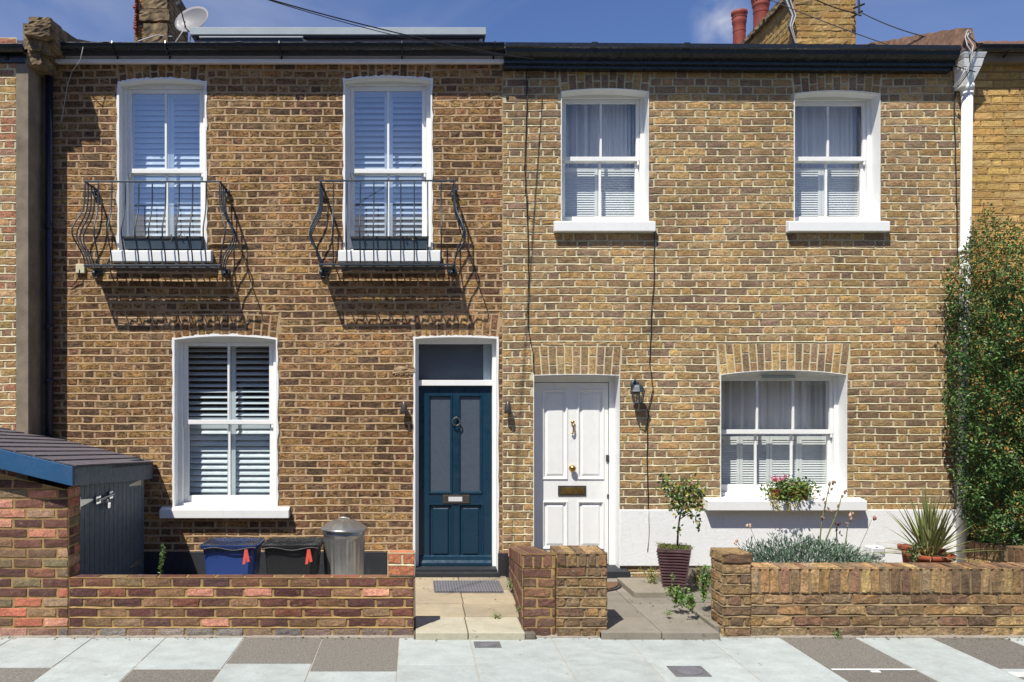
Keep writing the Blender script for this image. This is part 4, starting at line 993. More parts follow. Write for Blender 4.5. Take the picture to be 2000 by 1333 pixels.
# trough planters on the two balcony sills
def leafset(mb, P, D, Nn, L, Wd, C):
    """folded leaves: P base (n,3), D direction, Nn up-ish normal, L, Wd, C(n,3)"""
    D = D / np.linalg.norm(D, axis=1, keepdims=True)
    S = np.cross(D, Nn); S /= (np.linalg.norm(S, axis=1, keepdims=True) + 1e-9); U = np.cross(S, D)
    n = len(P); L = np.broadcast_to(L, (n,))[:, None]; Wd = np.broadcast_to(Wd, (n,))[:, None]
    a = P; m1 = P + D * L * 0.5 + S * Wd * 0.5 + U * Wd * 0.18; m2 = P + D * L * 0.5 - S * Wd * 0.5 + U * Wd * 0.18; tip = P + D * L - U * L * 0.12
    V = np.stack((a, m1, tip, m2), 1).reshape(-1, 3); idx = np.arange(n) * 4
    T = np.concatenate((np.stack((idx, idx + 1, idx + 2), 1), np.stack((idx, idx + 2, idx + 3), 1)))
    mb.add(V, t=T, c=np.repeat(C, 4, 0))
def runit(n):
    v = rg.normal(size=(n, 3)); return v / np.linalg.norm(v, axis=1, keepdims=True)
def blend(cols, n, v=0.2):
    c = np.array(cols)[rg.integers(0, len(cols), n)]; return np.clip(c * rg.uniform(1 - v, 1 + v, (n, 1)), 0, 1)
def window_trough(o, px0, px1, label, grp):
    y0, y1 = -0.075, 0.055; x0, x1 = X(px0, y0), X(px1, y0); z0, z1 = Z(488, y0) + 0.012, Z(462, y0)
    x0 = max(x0, o[0] + 0.01); x1 = min(x1, o[1] - 0.01)
    t = thing('window_trough', label, 'planter', ((x0 + x1) / 2, 0, z0), grp)
    mb = MB(); i = 0.015
    mb.hexa([(x0 + i, y0 + i, z0), (x1 - i, y0 + i, z0), (x1 - i, y1 - i, z0), (x0 + i, y1 - i, z0), (x0, y0, z1 - 0.02), (x1, y0, z1 - 0.02), (x1, y1, z1 - 0.02), (x0, y1, z1 - 0.02)])
    mb.build('trough', MT['shedgrey'], t, bevel=0.003)
    mb = MB(); mb.box(x0 - 0.008, x1 + 0.008, y0 - 0.008, y0 + 0.006, z1 - 0.025, z1); mb.box(x0 - 0.008, x1 + 0.008, y1 - 0.006, y1 + 0.008, z1 - 0.025, z1); mb.box(x0 - 0.008, x0 + 0.006, y0, y1, z1 - 0.024, z1 - 0.001); mb.box(x1 - 0.006, x1 + 0.008, y0, y1, z1 - 0.024, z1 - 0.001)
    mb.build('rim', MT['plinth'], t, bevel=0.002)
    mb = MB(); n = 90; cx = rg.choice([x0 + 0.2 * (x1 - x0), x0 + 0.62 * (x1 - x0), x0 + 0.75 * (x1 - x0)], n) + rg.normal(0, 0.045, n)
    P = np.stack((cx, rg.uniform(y0 - 0.01, y1, n), z1 - 0.01 + rg.uniform(-0.025, 0.02, n)), 1)
    leafset(mb, P, runit(n) + [0, -0.3, 0.1], runit(n), 0.03, 0.018, blend([(0.25, 0.18, 0.08), (0.16, 0.12, 0.06), (0.30, 0.22, 0.12)], n))
    mb.build('withered_plant', MT['matte_leaf'], t)
window_trough(W1, 241, 396, 'dark trough of withered plants on the sill behind the left balcony', 'trough planters behind the balconies')
window_trough(W2, 686, 836, 'dark trough of withered plants on the sill behind the right balcony', 'trough planters behind the balconies')

# ------------------------------------------------------------------ wall lights
def spot(px, py, label):
    y = -0.065; c = (X(px, y), y, Z(py, y))
    t = thing('wall_light', label, 'wall light', (c[0], 0, c[2]), 'cone wall lights beside the blue door')
    mb = MB(); mb.lathe([(0.0005, 0.070), (0.012, 0.068), (0.022, 0.055), (0.030, 0.020), (0.036, -0.030), (0.037, -0.058), (0.030, -0.058), (0.024, -0.02), (0.001, 0.0)], c, 20); mb.build('lamp_shade', MT['bronze'], t, smooth=True)
    mb = MB(); mb.lathe([(0.026, 0.0), (0.026, -0.012), (0.0005, -0.012)], (c[0], 0.0, c[2] + 0.01), 16, 'y'); mb.tube([(c[0], -0.01, c[2] + 0.01), (c[0], y + 0.02, c[2] + 0.01)], 0.012, 8); mb.build('mount', MT['bronze'], t, smooth=True)
spot(789, 797, 'small cone wall light left of the blue door'); spot(992, 797, 'small cone wall light between the blue and the white door')
yl = -0.115; lc = (X(1246, yl), yl, Z(770, yl))
ln = thing('wall_lantern', 'black carriage lantern on the brick wall right of the white door', 'lantern', (lc[0], 0, lc[2]))
def hexring(r, z, n=6): return [(lc[0] + r * math.cos(2 * math.pi * (k + 0.5) / n), lc[1] + r * math.sin(2 * math.pi * (k + 0.5) / n), z) for k in range(n)]
mb = MB(); n = 6; prof = [(0.078, 0.024), (0.070, 0.034), (0.066, 0.040), (0.052, 0.070), (0.040, 0.088), (0.018, 0.098), (0.004, 0.104)]
V = [p for r, h in prof for p in hexring(r, lc[2] + h)]; k = len(prof)
mb.add(V, [(i * n + j, i * n + (j + 1) % n, (i + 1) * n + (j + 1) % n, (i + 1) * n + j) for i in range(k - 1) for j in range(n)])
mb.add(hexring(0.078, lc[2] + 0.024) + [(lc[0], lc[1], lc[2] + 0.024)], t=[(6, j, (j + 1) % 6) for j in range(6)])
mb.build('lantern_cap', MT['iron'], ln)
mb = MB(); A = hexring(0.064, lc[2] + 0.024); B = hexring(0.046, lc[2] - 0.085)
for p, q in zip(A, B): mb.tube([p, q], 0.006, 6)
mb.tube(B + [B[0]], 0.006, 6); mb.tube(A + [A[0]], 0.005, 6); mb.build('lantern_cage', MT['iron'], ln)
mb = MB(); A2 = hexring(0.062, lc[2] + 0.022); B2 = hexring(0.044, lc[2] - 0.083); mb.add(A2 + B2, [(j, (j + 1) % 6, 6 + (j + 1) % 6, 6 + j) for j in range(6)]); mb.build('lantern_glass', MT['lampglass'], ln)
mb = MB(); mb.sphere((lc[0], lc[1], lc[2] - 0.01), 0.022, 10, sc=(1, 1, 1.3)); mb.tube([(lc[0], lc[1], lc[2] - 0.085), (lc[0], lc[1], lc[2] - 0.03)], 0.012, 8); mb.build('bulb', MT['bulb'], ln, smooth=True)
mb = MB(); mb.tube([(lc[0], lc[1] + 0.0, lc[2] + 0.10), (lc[0] - 0.005, lc[1] + 0.02, lc[2] + 0.135), (lc[0] - 0.012, lc[1] + 0.06, lc[2] + 0.14), (lc[0] - 0.015, -0.02, lc[2] + 0.10)], 0.011, 8)
mb.sphere((lc[0] - 0.015, -0.016, lc[2] + 0.09), 0.045, 12, sc=(0.8, 0.4, 1.2)); mb.build('bracket', MT['iron'], ln, smooth=True)

# junction box with cable on the left wall
jb = thing('junction_box', 'small cream junction box with a cable, left of the left balcony', 'junction box', (X(156), 0, Z(525)))
mb = MB(); mb.box(X(148, -.03), X(165, -.03), -0.035, 0.0, Z(534, -.03), Z(516, -.03)); mb.build('box', MT['cream'], jb, bevel=0.004)
mb = MB(); mb.tube([(X(158), -0.037, Z(528)), (X(157), -0.04, Z(541)), (X(150), -0.02, Z(552)), (X(138), -0.012, Z(562))], 0.005, 6); mb.build('cable', MT['wire'], jb)

# ------------------------------------------------------------------ cables
def cable(name, pts, r, mat, label, cat='cable', sag=0, grp=None, n=6):
    P = [Vector(p) for p in pts]
    if sag:
        a, b = P[0], P[-1]; P = [a.lerp(b, t) - Vector((0, 0, sag * 4 * t * (1 - t))) for t in [i / 30 for i in range(31)]]
    mb = MB(); mb.tube([tuple(p) for p in P], r, n); return mb.build(name, MT[mat], smooth=True, tag=(label, cat, grp))
cable('overhead_wire', [(X(420, -3.2), -3.2, Z(-32, -3.2)), (X(1043, -0.17), -0.17, Z(116, -0.17))], 0.0045, 'wire', 'long overhead wire running down to the gutter above the party line', sag=0.05, grp='overhead wires')
cable('overhead_wire', [(X(440, -3.1), -3.1, Z(-27, -3.1)), (X(1043, -0.165), -0.165, Z(115.4, -0.165))], 0.003, 'wire', 'thin wire paired just under the long overhead wire', sag=0.075, grp='overhead wires')
cable('overhead_wire', [(X(1684, 1.25), 1.25, Z(26, 1.25)), (X(1890, -0.1), -0.1, Z(86, -0.1))], 0.006, 'wire', 'overhead wire from the right chimney to the hopper head', sag=0.06, grp='overhead wires')
cable('overhead_wire', [(X(1500, 0.9), 0.9, Z(-2, 0.9)), (X(1560, 0.7), 0.7, Z(20, 0.7)), (X(1905, -0.22), -0.22, Z(141, -0.22))], 0.005, 'wire', 'overhead wire crossing in front of the right chimney to the white pipe', sag=0.04, grp='overhead wires')
cable('overhead_wire', [(X(1590, 0.9), 0.9, Z(-2, 0.9)), (X(1672, 1.2), 1.2, Z(26, 1.2))], 0.006, 'wire', 'short overhead wire reaching the right chimney edge', sag=0.02, grp='overhead wires')
def wallrun(px, jit, y=-0.014, s=14):
    out = []
    for (a, b), (c, d) in zip(px[:-1], px[1:]):
        m = max(1, int(abs(d - b) / s))
        for i in range(m): t = i / m; out.append((X(a + (c - a) * t + rnd.uniform(-jit, jit)), y + rnd.uniform(-0.003, 0.003), Z(b + (d - b) * t)))
    out.append((X(px[-1][0]), y, Z(px[-1][1]))); return out
cable('wall_cable', wallrun([(1027, 122), (1029, 200), (1024, 330), (1029, 420), (1032, 560), (1031, 640), (1040, 690), (1042, 730)], 1.0), 0.0045, 'wire', 'black cable dropping from the eaves to the top of the white door', grp='cables fixed to the walls')
cable('wall_cable', wallrun([(1031, 150), (1027, 250), (1026, 340), (1031, 425), (1050, 433), (1084, 432)], 1.0), 0.003, 'wire', 'thin black cable looping to the sill of the upper left curtained window', grp='cables fixed to the walls')
cable('wall_cable', wallrun([(1277, 452), (1277, 540), (1271, 615), (1272, 640), (1268, 710), (1275, 760), (1265, 800), (1263, 900), (1265, 996)], 0.9), 0.0045, 'wire', 'black cable from the upper sill down past the carriage lantern', grp='cables fixed to the walls')
cable('wall_cable', wallrun([(1265, 996), (1266, 1040), (1263, 1076)], 0.4, -0.030), 0.004, 'whitewire', 'grey cable tail hanging on the white plinth', grp='cables fixed to the walls')
cable('wall_cable', [(X(178, -.2), -0.205, Z(84, -.2)), (X(165, -.2), -0.215, Z(88, -.2)), (X(158, -.2), -0.21, Z(118, -.2)), (X(143), -0.03, Z(142)), (X(133), -0.015, Z(168)), (X(128), -0.02, Z(200)), (X(125), -0.05, Z(236))], 0.005, 'whitewire', 'loose grey cable hanging off the gutter by the dark corner', grp='cables fixed to the walls')
cable('wall_cable', wallrun([(1870, 140), (1862, 200), (1864, 300), (1867, 420), (1868, 500)], 0.8), 0.006, 'wire', 'black cable running down left of the white drainpipe', grp='cables fixed to the walls')
cable('wall_cable', [(X(1868 + 3 * math.sin(i), -0.02), -0.02, Z(880 + i * 20)) for i in range(6)], 0.006, 'whitewire', 'grey cable beside the shrub near the plinth', grp='cables fixed to the walls')
mb = MB()
hx0 = X(1897, -.2)
for k in range(3):
    dx = (k - 1) * 0.02
    mb.tube([(hx0 + dx, -0.16, Z(62, -.2)), (hx0 - 0.04 + dx, -0.2, Z(72, -.2)), (hx0 + dx * 3, -0.23, Z(92, -.2)), (hx0 - 0.03 - dx, -0.25, Z(112, -.2)), (hx0 - 0.06 + dx, -0.24, Z(142, -.2)), (hx0 - 0.10 + dx, -0.12, Z(172, -.1))], 0.0055, 6, m=0 if k < 2 else 1)
mb.tube([(hx0 + 0.02 * math.cos(t), -0.16, Z(62, -.2) + 0.03 * math.sin(t)) for t in [i * math.pi / 6 for i in range(13)]], 0.006, 6)
mb.tube([(hx0 - 0.01, -0.1, Z(90, -.1)), (hx0, -0.15, Z(62, -.2))], 0.014, 6, m=1)
mb.build('cable_tangle', [MT['whitewire'], MT['wire']], tag=('tangle of grey cables tied above the white hopper', 'cable'))

# mortar patch left of the fanlight
mb = MB(); rock(mb, [(X(766), -0.012, Z(729)), (X(810), -0.012, Z(727)), (X(810), 0.005, Z(727)), (X(766), 0.005, Z(729))], [(X(772), -0.010, Z(716)), (X(809), -0.012, Z(718)), (X(809), 0.005, Z(718)), (X(772), 0.005, Z(716))], j=0.006)
for i in range(11): mb.box(X(772 + i * 3.3), X(774 + i * 3.3), -0.01, 0.0, Z(733 - (i % 3)), Z(728))
o_ = mb.build('mortar_patch', MT['mortar1'], h1)

# ------------------------------------------------------------------ ground, pavement, road
mb = MB(); mb.quad((-300, -300, -0.12), (300, -300, -0.12), (300, 300, -0.12), (-300, 300, -0.12)); struct(mb, 'ground', MT['ground'])
mb = MB(); mb.quad((-60, -13.5, -0.105), (60, -13.5, -0.105), (60, -4.25, -0.105), (-60, -4.25, -0.105)); struct(mb, 'road', MT['asphalt'])
mb = MB()
for i in range(60): mb.box(-27 + i * 0.92, -27 + i * 0.92 + 0.91, -4.24, -4.10, -0.11, 0.0)
struct(mb, 'kerb', MT['kerb'], bevel=0.012)
YW = 6.30 - DC                                                  # front garden walls' street face
mb = MB(); mb.box(-40, 40, -4.098, YW + 0.05, -0.11, -0.0045, c=(0.40, 0.37, 0.31))
light, brown = np.array((0.395, 0.43, 0.41)), np.array((0.172, 0.160, 0.137))
def dy(py): return EYE * FPX / (py - CY) - DC
cols_ = [(-3.70, -3.07, 1292, 'L', 'L'), (-3.07, -2.46, 1304, 'L', 'B'), (-2.46, -1.90, 1292, 'L', 'L'), (-1.90, -1.30, 1307, 'L', 'B'), (-1.30, -0.70, 1296, 'B', 'L'), (-0.70, -0.11, 1311, 'B', 'L'), (-0.11, 0.43, 1299, 'L', 'L'), (0.43, 1.055, 1313, 'L', 'L'), (1.055, 1.63, 1300, 'L', 'L'), (1.63, 2.25, 1288, 'L', 'L'), (2.25, 2.81, 1299, 'L', 'L'), (2.81, 3.39, 1308, 'B', 'B'), (3.39, 3.97, 1293, 'L', 'L'), (3.97, 4.53, 1306, 'B', 'W'), (4.53, 5.1, 1290, 'L', 'L')]
x = -3.70
while x > -9: cols_.append((x - 0.6, x, rnd.choice((1292, 1303)), 'L', rnd.choice('LB'))); x -= 0.6
x = 5.1
while x < 10: cols_.append((x, x + 0.6, rnd.choice((1292, 1303)), rnd.choice('LB'), 'L')); x += 0.6
sp = MB(); g = 0.004
for (xa, xb, py, A, B) in cols_:
    ym = dy(py)
    for (ya, yb, kind) in ((ym, YW + 0.04, A), (ym - 0.62, ym, B), (-4.097, ym - 0.62, 'L')):
        base_ = {'L': light, 'B': brown, 'W': light}[kind] * (rnd.uniform(0.93, 1.05) if kind == 'L' else rnd.uniform(0.9, 1.1))
        tgt = sp if kind == 'B' else mb
        if kind == 'W':
            mb.box(xa + g, xb - g, yb - 0.06, yb - g, -0.0119, 0.0, c=tuple(light)); mb.box(xa + g, xa + 0.35, yb - 0.16, yb - 0.068, -0.0119, 0.0, c=(0.6, 0.6, 0.58)); sp.box(xa + g, xb - g, ya + g, yb - 0.165, -0.0119, -0.003, c=tuple(brown)); continue
        tgt.box(xa + g, xb - g, ya + g, yb - g, -0.02, rnd.uniform(-0.0012, 0.0012) - (0.002 if kind == 'B' else 0), c=tuple(base_))
pv = struct(mb, 'pavement', MT['slab'], bevel=0.004)
po = sp.build('pavement_patches', MT['speckle'], loc=(0, 0, 0)); po['kind'] = 'structure'
mb = MB(); rock(mb, [(X(1652, -2.9), -2.5, -0.01)] * 0 + [(3.06, dy(1314), 0.0), (3.12, dy(1314), 0.0), (3.12, dy(1311), 0.0), (3.06, dy(1311), 0.0)], [(3.06, dy(1314), 0.003), (3.12, dy(1314), 0.003), (3.12, dy(1311), 0.003), (3.06, dy(1311), 0.003)], j=0.001, n=2)
mb.quad((2.82, dy(1309.5), 0.0015), (3.38, dy(1309.5), 0.0015), (3.38, dy(1307), 0.0015), (2.82, dy(1307), 0.0015))
o_ = mb.build('painted_mark', MT['whitewall'], loc=(0, 0, 0)); o_['kind'] = 'structure'
# mortar fillet along the walls
mb = MB(); P = [(x_, YW - 0.012 - rnd.uniform(0, 0.02), 0.003) for x_ in np.arange(-6.5, 6.9, 0.06)]
for p0, p1 in zip(P[:-1], P[1:]): mb.hexa([(p0[0], p0[1], -0.01), (p1[0], p1[1], -0.01), (p1[0], YW + 0.03, -0.01), (p0[0], YW + 0.03, -0.01), (p0[0], p0[1], 0.003), (p1[0], p1[1], 0.003), (p1[0], YW + 0.03, 0.028), (p0[0], YW + 0.03, 0.028)], c=(0.26, 0.23, 0.19))
struct(mb, 'mortar_fillet', MT['roughcol'])
# manhole covers
def cover(px0, px1, py0, py1, label):
    ya, yb = dy(py1), dy(py0); ym = (ya + yb) / 2; x0 = X(px0, ym); x1 = X(px1, ym)
    t = thing('manhole_cover', label, 'manhole cover', ((x0 + x1) / 2, ym, 0), 'manhole covers')
    mb = MB(); mb.box(x0, x1, ya, yb, -0.01, 0.004); mb.build('cover_frame', MT['asphalt_grey'], t, bevel=0.002)
    mb = MB(); r = min(x1 - x0, yb - ya) * 0.42
    mb.lathe([(r, 0.004), (r, 0.0075), (r * 0.9, 0.0075), (r * 0.88, 0.005), (r * 0.7, 0.005), (r * 0.68, 0.0075), (0.001, 0.0075)], ((x0 + x1) / 2, ym, 0), 28); mb.build('lid', MT['chrome' if False else 'rubber'], t)
cover(1311, 1380, 1302, 1322, 'square manhole cover in the pale paving, nearer the camera'); cover(926, 978, 1254, 1266, 'small manhole cover at the foot of the sandstone path')

# the terrace across the street, behind the camera (seen only in the window reflections)
op = thing('terraced_house', 'long brown brick terrace across the street behind the viewer', 'house', (1, -15.2, 0))
mb = MB(); mb.box(-26, 28, -23, -15.2, 0, 6.6, c=tuple(PAL1.mean(0) * 0.8)); mb.build('wall', MT['roughcol'], op)
mb = MB(); mb.hexa([(-26, -15.0, 6.6), (28, -15.0, 6.6), (28, -23.2, 6.6), (-26, -23.2, 6.6), (-26, -19.0, 8.2), (28, -19.0, 8.2), (28, -19.2, 8.2), (-26, -19.2, 8.2)]); mb.build('roof', MT['slate'], op)
for i in range(13):
    for z0_ in (0.9, 3.9):
        mb = MB(); xx = -25 + i * 4.1; mb.box(xx - 0.55, xx + 0.55, -15.22, -15.16, z0_ - 0.05, z0_ + 1.55); w_ = mb.build('window', MT['white'], op)
        mb = MB(); mb.box(xx - 0.45, xx + 0.45, -15.155, -15.15, z0_ + 0.05, z0_ + 1.45); mb.build('pane', MT['dark'], w_)
mb = MB(); mb.box(-60, 60, -15.2, -13.5, -0.11, 0.0, c=(0.42, 0.43, 0.41)); struct(mb, 'pavement', MT['slab'])
# garden beds and paths
mb = MB(); mb.box(-3.9, D1[0] - 0.02, YW + 0.1, 0.0, -0.1, 0.05); struct(mb, 'yard', MT['kerb'])
gb = MB(); n = 60; xs = np.linspace(0.86, 5.62, n); ys = np.linspace(YW + 0.1, -0.0, 24); GX, GY = np.meshgrid(xs, ys)
GZZ = 0.035 + rg.normal(0, 0.004, GX.shape) + np.where(GX > 2.75, 0.10, 0.0); V = np.stack((GX, GY, GZZ), -1).reshape(-1, 3); idx = np.arange(V.shape[0]).reshape(24, n)
gb.add(V, np.stack((idx[:-1, :-1], idx[:-1, 1:], idx[1:, 1:], idx[1:, :-1]), -1).reshape(-1, 4)); struct(gb, 'garden_soil', MT['ground'])
gb = MB(); gb.box(5.62, 9.2, YW + 0.1, 0.0, -0.1, 0.08); struct(gb, 'garden_soil', MT['ground'])
mb = MB(); sand = [(0.36, 0.295, 0.20), (0.33, 0.275, 0.19), (0.39, 0.325, 0.22), (0.30, 0.25, 0.18)]
rows = [(-2.115, -1.64), (-1.63, -1.20), (-1.19, -0.64), (-0.63, -0.05)]
for i, (ya, yb) in enumerate(rows):
    c0, c1, c2 = D1[0] + 0.0, 0.415 + 0.01 * i, 0.845 + 0.028 * i
    for (xa, xb) in ((c0, c1 - 0.004), (c1 + 0.004, c2)):
        mb.box(xa, xb, ya + 0.004, yb - 0.004, -0.02, GZ + rnd.uniform(-0.002, 0.002), c=rnd.choice(sand if i != 0 else [(0.46, 0.42, 0.31), (0.43, 0.40, 0.30)]))
mb.box(0.0, 0.93, -2.10, -0.01, -0.02, GZ - 0.010, c=(0.12, 0.10, 0.07))
struct(mb, 'path', MT['slab'], bevel=0.005)
mb = MB(); cc = [(0.235, 0.21, 0.17), (0.21, 0.19, 0.155), (0.25, 0.225, 0.185)]
for i in range(5):
    ya = -2.10 + i * 0.45; yb = min(ya + 0.446, -0.16)
    for (xa, xb) in ((1.43, 1.886), (1.894, 2.33)): mb.box(xa, xb, ya, yb, -0.02, GZ + rnd.uniform(-0.002, 0.003), c=rnd.choice(cc))
mb.box(1.43, 2.33, -2.09, -0.1, -0.02, GZ - 0.008, c=(0.1, 0.09, 0.07))
for (xa, xb, ya, yb, z) in ((2.345, 2.78, -1.55, -1.12, 0.045), (2.345, 2.78, -1.10, -0.7, 0.05), (2.345, 2.78, -2.0, -1.57, 0.04)): mb.box(xa, xb, ya, yb, -0.02, z, c=rnd.choice(cc))
mb.box(1.98, 2.34, -0.98, -0.36, 0.02, GZ + 0.05, c=(0.25, 0.22, 0.17)); mb.box(2.32, 2.36, -2.02, -1.0, 0.0, GZ + 0.03, c=(0.22, 0.2, 0.16))
struct(mb, 'path', MT['slab'], bevel=0.006)

# ------------------------------------------------------------------ garden walls
def wall_block(mb, x0, x1, y0, y1, z0, z1, palette, bond='stretcher', ch=0.0755, white=None, top=True, sides=(1, 1), jit=0.003, rec=0.006, rough=0.003, shift=0.0, mi=0):
    kw = dict(palette=palette, bond=bond, ch=ch, arch_h=0, rec=rec, strike=rec + 0.003 if bond != 'soldier' else 0, j=0.012, jit=jit, rough=rough, white=white, bev=0.006, mi=mi)
    wallface(mb, (x0, y0, z0), (x1, y0, z0), (x0, y0, z1), shift=shift, **kw)
    wallface(mb, (x1, y1, z0), (x0, y1, z0), (x1, y1, z1), **kw)
    if sides[0]: wallface(mb, (x0, y1, z0), (x0, y0, z0), (x0, y1, z1), shift=0.06, **kw)
    if sides[1]: wallface(mb, (x1, y0, z0), (x1, y1, z0), (x1, y0, z1), shift=0.06, **kw)
    if top:
        f, W, H = frame((x0, y0, z1), (x1, y0, z1), (x0, y1, z1))
        lay(mb, courses(W, H, H, 'soldier' if top == 'soldier' else 'stretcher', (), 0.225), f, palette, 0.012, 0.006, jit, rough, mi)
        mortar_sheet(mb, f, W, H, [], rec)
zL = Z(1128, YW)
mb = MB(); wall_block(mb, X(134, YW) + 0.001, X(808, YW), YW, YW + 0.105, 0, zL, PALR, white=0.12, ch=0.0766)
o1 = mb.build('garden_wall', [MT['brickr'], MT['mortarr']], tag=('low red-brown brick garden wall in front of the bins', 'garden wall', 'brick garden walls'))
mb = MB(); zP = Z(1080, YW)
f, W, H = frame((X(757, YW), YW - 0.004, zL + 0.012), (X(810, YW), YW - 0.004, zL + 0.012), (X(757, YW), YW - 0.004, zP))
mb2 = MB(); wall_block(mb2, X(757, YW), X(810, YW), YW - 0.003, YW + 0.11, zL + 0.006, zP, PALO, ch=0.095, jit=0.002)
p_ = mb2.build('brick_pier', [MT['brickr'], MT['mortar2']], tag=('small orange brick pier end on the low red wall by the blue door', 'brick pier', 'brick garden walls'))

# dividing wall and the double pier between the paths
mb = MB(); xa = 0.835
wallkw = dict(bond='stretcher', ch=0.0766, arch_h=0, rec=0.006, jit=0.003, rough=0.003)
cp = 0.11
ztf, ztb = Z(1082, YW), 0.36
wallface(mb, (0.96, -0.06, 0.02), (xa, YW, 0), (0.96, -0.06, ztb - cp), PALM, P11=(xa, YW, ztf - cp), **wallkw)
wallface(mb, (0.955, -0.06, ztb - cp), (xa - 0.005, YW, ztf - cp), (0.955, -0.06, ztb), PALR, P11=(xa - 0.005, YW, ztf), bond='soldier', ch=cp, arch_h=0, rec=0.006, jit=0.003, rough=0.003)
wallface(mb, (xa, YW, 0), (xa + 0.255, YW, 0), (xa, YW, ztf - cp), PALM, **wallkw)
wallface(mb, (xa, YW - 0.004, ztf - cp), (xa + 0.255, YW - 0.004, ztf - cp), (xa, YW - 0.004, ztf), PALM, bond='soldier', ch=cp, arch_h=0, rec=0.006, jit=0.003)
wallface(mb, (xa - 0.005, YW - 0.004, ztf), (xa + 0.255, YW - 0.004, ztf), (0.955, -0.06, ztb), PALM, P11=(1.21, -0.06, ztb), bond='soldier', ch=2.2, arch_h=0, rec=0.006, jit=0.003)
wallface(mb, (xa + 0.255, YW, 0), (1.21, -0.06, 0.02), (xa + 0.255, YW, ztf), PALM, P11=(1.21, -0.06, ztb), **wallkw)
mb.build('garden_wall', [MT['brickr'], MT['mortarr']], tag=('dark red brick dividing wall running back between the two paths', 'garden wall', 'brick garden walls'))
mb = MB(); xa, xb = X(1087, YW), X(1186, YW); ztp = Z(1079, YW)
wall_block(mb, xa, xb, YW - 0.008, YW + 0.30, 0, ztp - cp, PALY, ch=0.081, jit=0.0045, rec=0.010, top=False, bond='flemish')
wall_block(mb, xa, xb, YW - 0.014, YW + 0.31, ztp - cp, ztp, PALY, bond='soldier', ch=cp, jit=0.005, rec=0.010, top='soldier')
mb.build('brick_pier', [MT['bricky'], MT['mortary']], tag=('weathered yellow brick pier left of the grey path, joined to the dark wall', 'brick pier', 'brick garden walls'))

# right garden front wall
xw0 = X(1410, YW); zt = Z(1109, YW); cp2 = Z(1109, YW) - Z(1160, YW)
mb = MB(); wall_block(mb, X(1464, YW), 7.2, YW, YW + 0.20, 0, zt - cp2, PALY, ch=0.083, jit=0.005, rec=0.011, rough=0.004, top=False, white=0.07)
wall_block(mb, X(1464, YW), 7.2, YW - 0.006, YW + 0.21, zt - cp2, zt, PALY, bond='soldier', ch=cp2, jit=0.005, rec=0.010, rough=0.004, top='soldier')
mb.build('garden_wall', [MT['bricky'], MT['mortary']], tag=('weathered yellow brick garden wall with a brick-on-edge coping', 'garden wall', 'brick garden walls'))
mb = MB(); wall_block(mb, xw0, X(1466, YW), YW - 0.012, YW + 0.235, 0, Z(1100, YW), PALY, ch=0.083, jit=0.005, rec=0.011, rough=0.004, top=False, bond='flemish')
wall_block(mb, xw0 - 0.005, X(1468, YW), YW - 0.018, YW + 0.24, Z(1100, YW) + 0.001, Z(1080, YW), PALY * 0.8, ch=0.09, jit=0.006, rec=0.010, rough=0.005, bond='stretcher')
mb.build('brick_pier', [MT['bricky'], MT['mortary']], tag=('weathered yellow brick pier at the right side of the grey path', 'brick pier', 'brick garden walls'))
# dividing wall to the right-hand neighbour
mb = MB(); za, zb = 0.42, 0.55
wallface(mb, (5.52, -0.02, 0.0), (5.62, YW + 0.2, 0.0), (5.52, -0.02, za - 0.16), PALY, P11=(5.62, YW + 0.2, zb - 0.16), ch=0.08, bond='stretcher', arch_h=0, rec=0.008, jit=0.004)
wallface(mb, (5.515, -0.02, za - 0.16), (5.615, YW + 0.2, zb - 0.16), (5.515, -0.02, za), PALY * 0.85, P11=(5.615, YW + 0.2, zb), ch=0.16, bond='soldier', arch_h=0, rec=0.008, jit=0.004)
wallface(mb, (5.515, -0.02, za), (5.615, YW + 0.2, zb), (5.74, -0.02, za), PALY * 0.85, P11=(5.83, YW + 0.2, zb), ch=0.3, bond='soldier', arch_h=0, rec=0.008, jit=0.004)
mb.build('garden_wall', [MT['bricky'], MT['mortary']], tag=('low yellow brick wall under the climbing shrub, behind the spiky plant', 'garden wall', 'brick garden walls'))

# ------------------------------------------------------------------ bin store (brick and boards, felt shingle roof)
sh = thing('bin_store', 'brick bin store with a shingled roof, blue fascia and dark plank door', 'shed', (-3.0, YW, 0))
xr = X(134, YW); zr0 = Z(958, YW); sl_ = 0.243
def ztopw(x): return zr0 + (xr - x) * sl_
mb = MB(); xl = -4.6
f, W, H = frame((xl, YW, 0), (xr, YW, 0), (xl, YW, 1.9))
Qs = []
for q in courses(W, H, 0.0760, 'stretcher', (), 0.228, 0.03):
    xm = xl + (q[0][0] + q[1][0]) / 2; lim0, lim1 = ztopw(xl + q[0][0]) , ztopw(xl + q[1][0])
    if q[0][1] > min(lim0, lim1) - 0.02: continue
    if q[2][1] > min(lim0, lim1): q = (q[0], q[1], (q[2][0], min(q[2][1], lim1)), (q[3][0], min(q[3][1], lim0)))
    Qs.append(q)
lay(mb, Qs, f, PALRB, 0.014, 0.006, 0.0025, 0.0025, white=0.1)
mb.quad((xl, YW + 0.006, 0), (xr, YW + 0.006, 0), (xr, YW + 0.006, zr0), (xl, YW + 0.006, ztopw(xl)), m=1)
wallface(mb, (xr, YW, 0), (xr, YW + 0.225, 0), (xr, YW, zr0 + 0.02), PALRB, bond='stretcher', ch=0.076, arch_h=0, rec=0.006, shift=0.11)
wallface(mb, (xr, YW + 0.225, 0), (xl, YW + 0.225, 0), (xr, YW + 0.225, zr0), PALRB, bond='stretcher', ch=0.076, arch_h=0, rec=0.006)
mb.build('brick_wall', [MT['brickr'], MT['mortarr']], sh)
